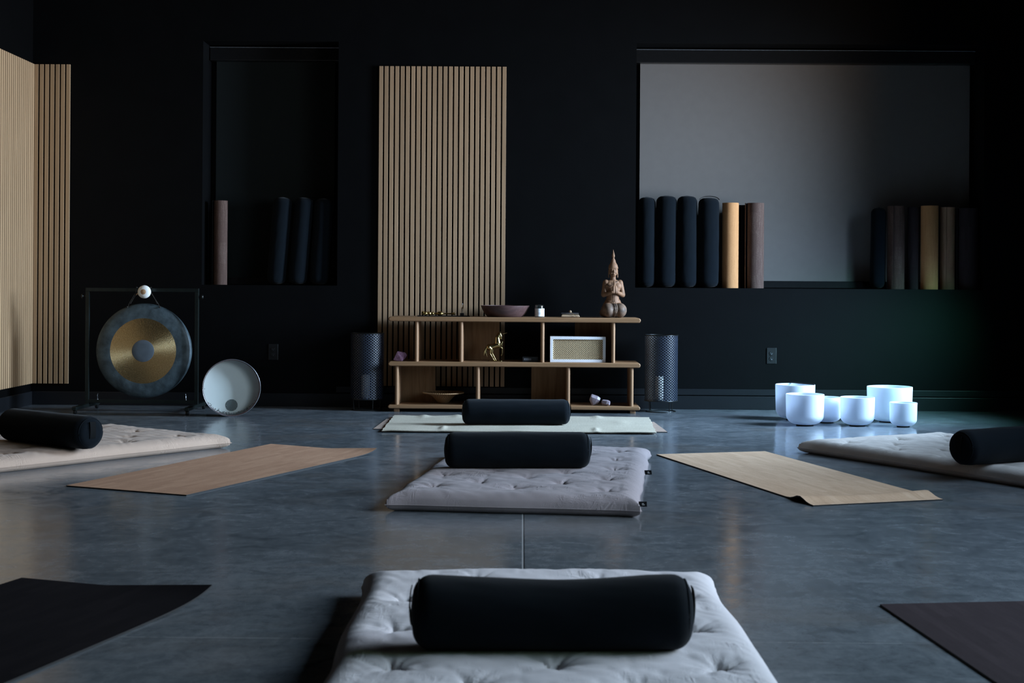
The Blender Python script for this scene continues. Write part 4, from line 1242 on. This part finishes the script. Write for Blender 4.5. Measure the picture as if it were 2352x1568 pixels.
# crown
b.lathe([(0, .352), (.0335, .355), (.0355, .364), (.0345, .373), (.031, .384), (.025, .394), (.0195, .402), (.0175, .408), (.0160, .418), (.0115, .428), (.0078, .434), (.0100, .442), (.0120, .450), (.0100, .462), (.0062, .476), (.0030, .490), (.0014, .498), (0, .500)], 28)
b.path([(.0345 * math.cos(a), -.001 + .0350 * math.sin(a), .3625) for a in np.linspace(0, 2 * PI, 40, endpoint=False)], .0034, 8, closed=True)
p = shelf_pt(1408, 700, YM, Z3)
st = thing('kneeling_statue', 'carved wooden kneeling statue with pointed crown and praying hands on the shelf', 'statue', p, .12)
o = remesh(b.build('carved_figure', M['statue'], st), .0026, 4, .4)
M['statuedark'] = simple('carved_groove', (.045, .028, .019), .8)
M['statuesash'] = simple('carved_sash', (.34, .23, .15), .6, var=.2, scale=60)
b = MB()
for s in (-1, 1):
    b.path([(s * .006, -.0350, .182), (s * .006, -.0350, .150), (s * .0055, -.0345, .122), (s * .006 + .001, -.068, .1005), (s * .0065 + .003, -.0925, .085), (s * .007 + .005, -.1065, .056), (s * .007 + .006, -.1010, .030), (s * .007 + .006, -.082, .006)], .0016, 6)
b.build('sash', M['statuedark'], st)
b = MB(); b.path([(-.052, -.026, .242), (-.030, -.036, .228), (-.006, -.036, .244), (.012, -.034, .258), (.035, -.026, .272)], .0022, 6)
b.build('robe_edge', M['statuedark'], st)

# rearing unicorn
kz = .000183
def U(x, y, dy=0): return Vector(((x - 740) * kz, dy, (1400 - y) * kz + .004))
b = MB()
b.cap(U(590, 850), .021, U(760, 830), .0185, 18); b.cap(U(760, 830), .0185, U(930, 760), .0240, 18)
b.ball(U(575, 860), (.020, .020, .022), 18, 12); b.ball(U(945, 720), (.0255, .021, .027), 18, 12)
b.cap(U(930, 680), .0235, U(912, 480), .0165, 16); b.cap(U(912, 480), .0165, U(985, 330), .0125, 16)
b.cap(U(1000, 320), .0125, U(1048, 420), .0100, 14); b.cap(U(1048, 420), .0098, U(1070, 515), .0066, 12)
for s in (-1, 1):
    b.cap(U(1010, 300, s * .005), .0035, U(1030, 240, s * .007), .0010, 8)
for i in range(7):
    q = i / 6; b.ball(U(975 - 150 * q + 40 * q * q, 330 + 270 * q), (.0065, .0055, .010), 10, 8)
# hind legs
for dy, (hk, ft, hf), st0 in ((-.010, ((630, 1120), (722, 1270), (775, 1372)), (690, 930)), (.010, ((708, 1110), (800, 1275), (838, 1372)), (735, 930))):
    b.cap(U(580, 870, dy), .0165, U(st0[0] - 25, st0[1], dy), .0100, 14)
    b.cap(U(st0[0] - 25, st0[1], dy), .0095, U(*hk, dy), .0052, 12)
    b.cap(U(*hk, dy), .0050, U(*ft, dy), .0036, 10); b.cap(U(*ft, dy), .0040, U(*hf, dy), .0046, 10)
    b.ball(U(hf[0] + 8, hf[1] + 8, dy), (.0065, .0055, .0045), 10, 8)
# fore legs
b.cap(U(980, 790, -.010), .0115, U(1112, 650, -.012), .0052, 12); b.cap(U(1112, 650, -.012), .0046, U(1088, 815, -.012), .0036, 10); b.cap(U(1088, 815, -.012), .0036, U(1050, 865, -.012), .0046, 10)
b.cap(U(980, 830, .010), .0115, U(1112, 905, .012), .0052, 12); b.cap(U(1112, 905, .012), .0046, U(1116, 1095, .012), .0036, 10); b.cap(U(1116, 1095, .012), .0036, U(1068, 1190, .012), .0048, 10)
un = thing('unicorn_figurine', 'golden rearing unicorn figurine on the middle board', 'figurine', shelf_pt(1090 + 740 / 17.42, 800, SY0 + .11, Z2))
M['gold'] = simple('polished_gold_brass', (.46, .34, .16), .26, 1.0, var=.12, scale=60)
remesh(b.build('body', M['gold'], un), .0012, 4, .4)
b = MB(); b.path([U(1085, 335), U(1150, 320), U(1220, 300), U(1305, 278)], [.0030, .0026, .0018, .0006], 8); b.build('horn', M['gold'], un)
b = MB()
for j, (a, c, e_) in enumerate((((480, 870), (405, 1020), (385, 1190)), ((480, 880), (425, 1040), (440, 1200)), ((482, 885), (440, 1040), (505, 1245)))):
    b.path([U(560, 850, (j - 1) * .002), U(*a, (j - 1) * .003), U(*c, (j - 1) * .004), U(*e_, (j - 1) * .003)], [.004, .0062, .0068, .002], 8)
b.build('tail', M['gold'], un)
b = MB(); b.prism([(U(600, 0).x, 0), (U(1095, 0).x, 0), (U(1080, 0).x, .006), (U(620, 0).x, .006)], -.022, .022)
b.build('base', M['gold'], un, bevel=.002)

# ------------------------------------------------------------------ light
def area(name, loc, rot, sx, sy, power, col, spread=180):
    l = bpy.data.lights.new(name, 'AREA'); l.shape = 'RECTANGLE'; l.size = sx; l.size_y = sy; l.energy = power; l.color = col
    l.spread = math.radians(spread)
    o = bpy.data.objects.new(name, l); COL.objects.link(o); o.location = loc; o.rotation_euler = rot
    return o
def win(name, k, f0, f1, power, col, tilt=0, spread=180, zf=(0, 1), yaw=0, dx=.02):
    (a0, a1, z0, z1) = OPEN[k]
    b0, b1 = a0 + (a1 - a0) * f0, a0 + (a1 - a0) * f1
    c0, c1 = z0 + (z1 - z0) * zf[0], z0 + (z1 - z0) * zf[1]
    return area(name, (XR + WD + dx, (b0 + b1) / 2, (c0 + c1) / 2), (0, PI / 2 + math.radians(tilt), math.radians(yaw)), (c1 - c0), b1 - b0, power, col, spread)
win('sky_far', 1, 0, 1, 255, (.52, .74, 1.0), -12, 97)
win('ground_far', 1, 0, 1, 52, (1.0, .70, .42), 22, 98)
win('wall_fill_far', 1, 0, .8, 27, (.42, .66, 1.0), -32, 62, (0, .5), -36, .0)  # added fill lamp, turned low toward the back wall to brighten it
win('foliage_far', 1, 0, .5, 12, (.10, .80, .48), -30, 56, (0, .25), -50, -.01)
win('sky_near', 0, .22, 1, 175, (.55, .76, 1.0), -12, 112)
win('foliage_near', 0, 0, .25, 12, (.55, .95, .45), 0, 140)
win('ground_near', 0, .3, 1, 85, (1.0, .72, .44), 18, 116)

w = bpy.data.worlds.new('room_dark'); SC.world = w; w.use_nodes = True
w.node_tree.nodes['Background'].inputs[0].default_value = (.55, .72, 1, 1)
w.node_tree.nodes['Background'].inputs[1].default_value = .3

# ------------------------------------------------------------------ camera
cam = bpy.data.cameras.new('camera'); co = bpy.data.objects.new('camera', cam); COL.objects.link(co)
co.matrix_world = Matrix.Translation((0, 0, H)) @ Matrix.Rotation(YAW, 4, 'Z') @ Matrix.Rotation(PI / 2, 4, 'X') @ Matrix.Rotation(ROLL, 4, 'Z')
cam.sensor_fit = 'HORIZONTAL'; cam.sensor_width = 36; cam.lens = F / 2352 * 36
cam.shift_y = -(784 - CY) / 2352
cam.clip_start = .05; cam.clip_end = 60
cam.dof.use_dof = True; cam.dof.focus_distance = 9.0; cam.dof.aperture_fstop = 7.0
SC.camera = co
SC.view_settings.view_transform = 'Standard'
SC.view_settings.look = 'None'
SC.view_settings.exposure = 0.0
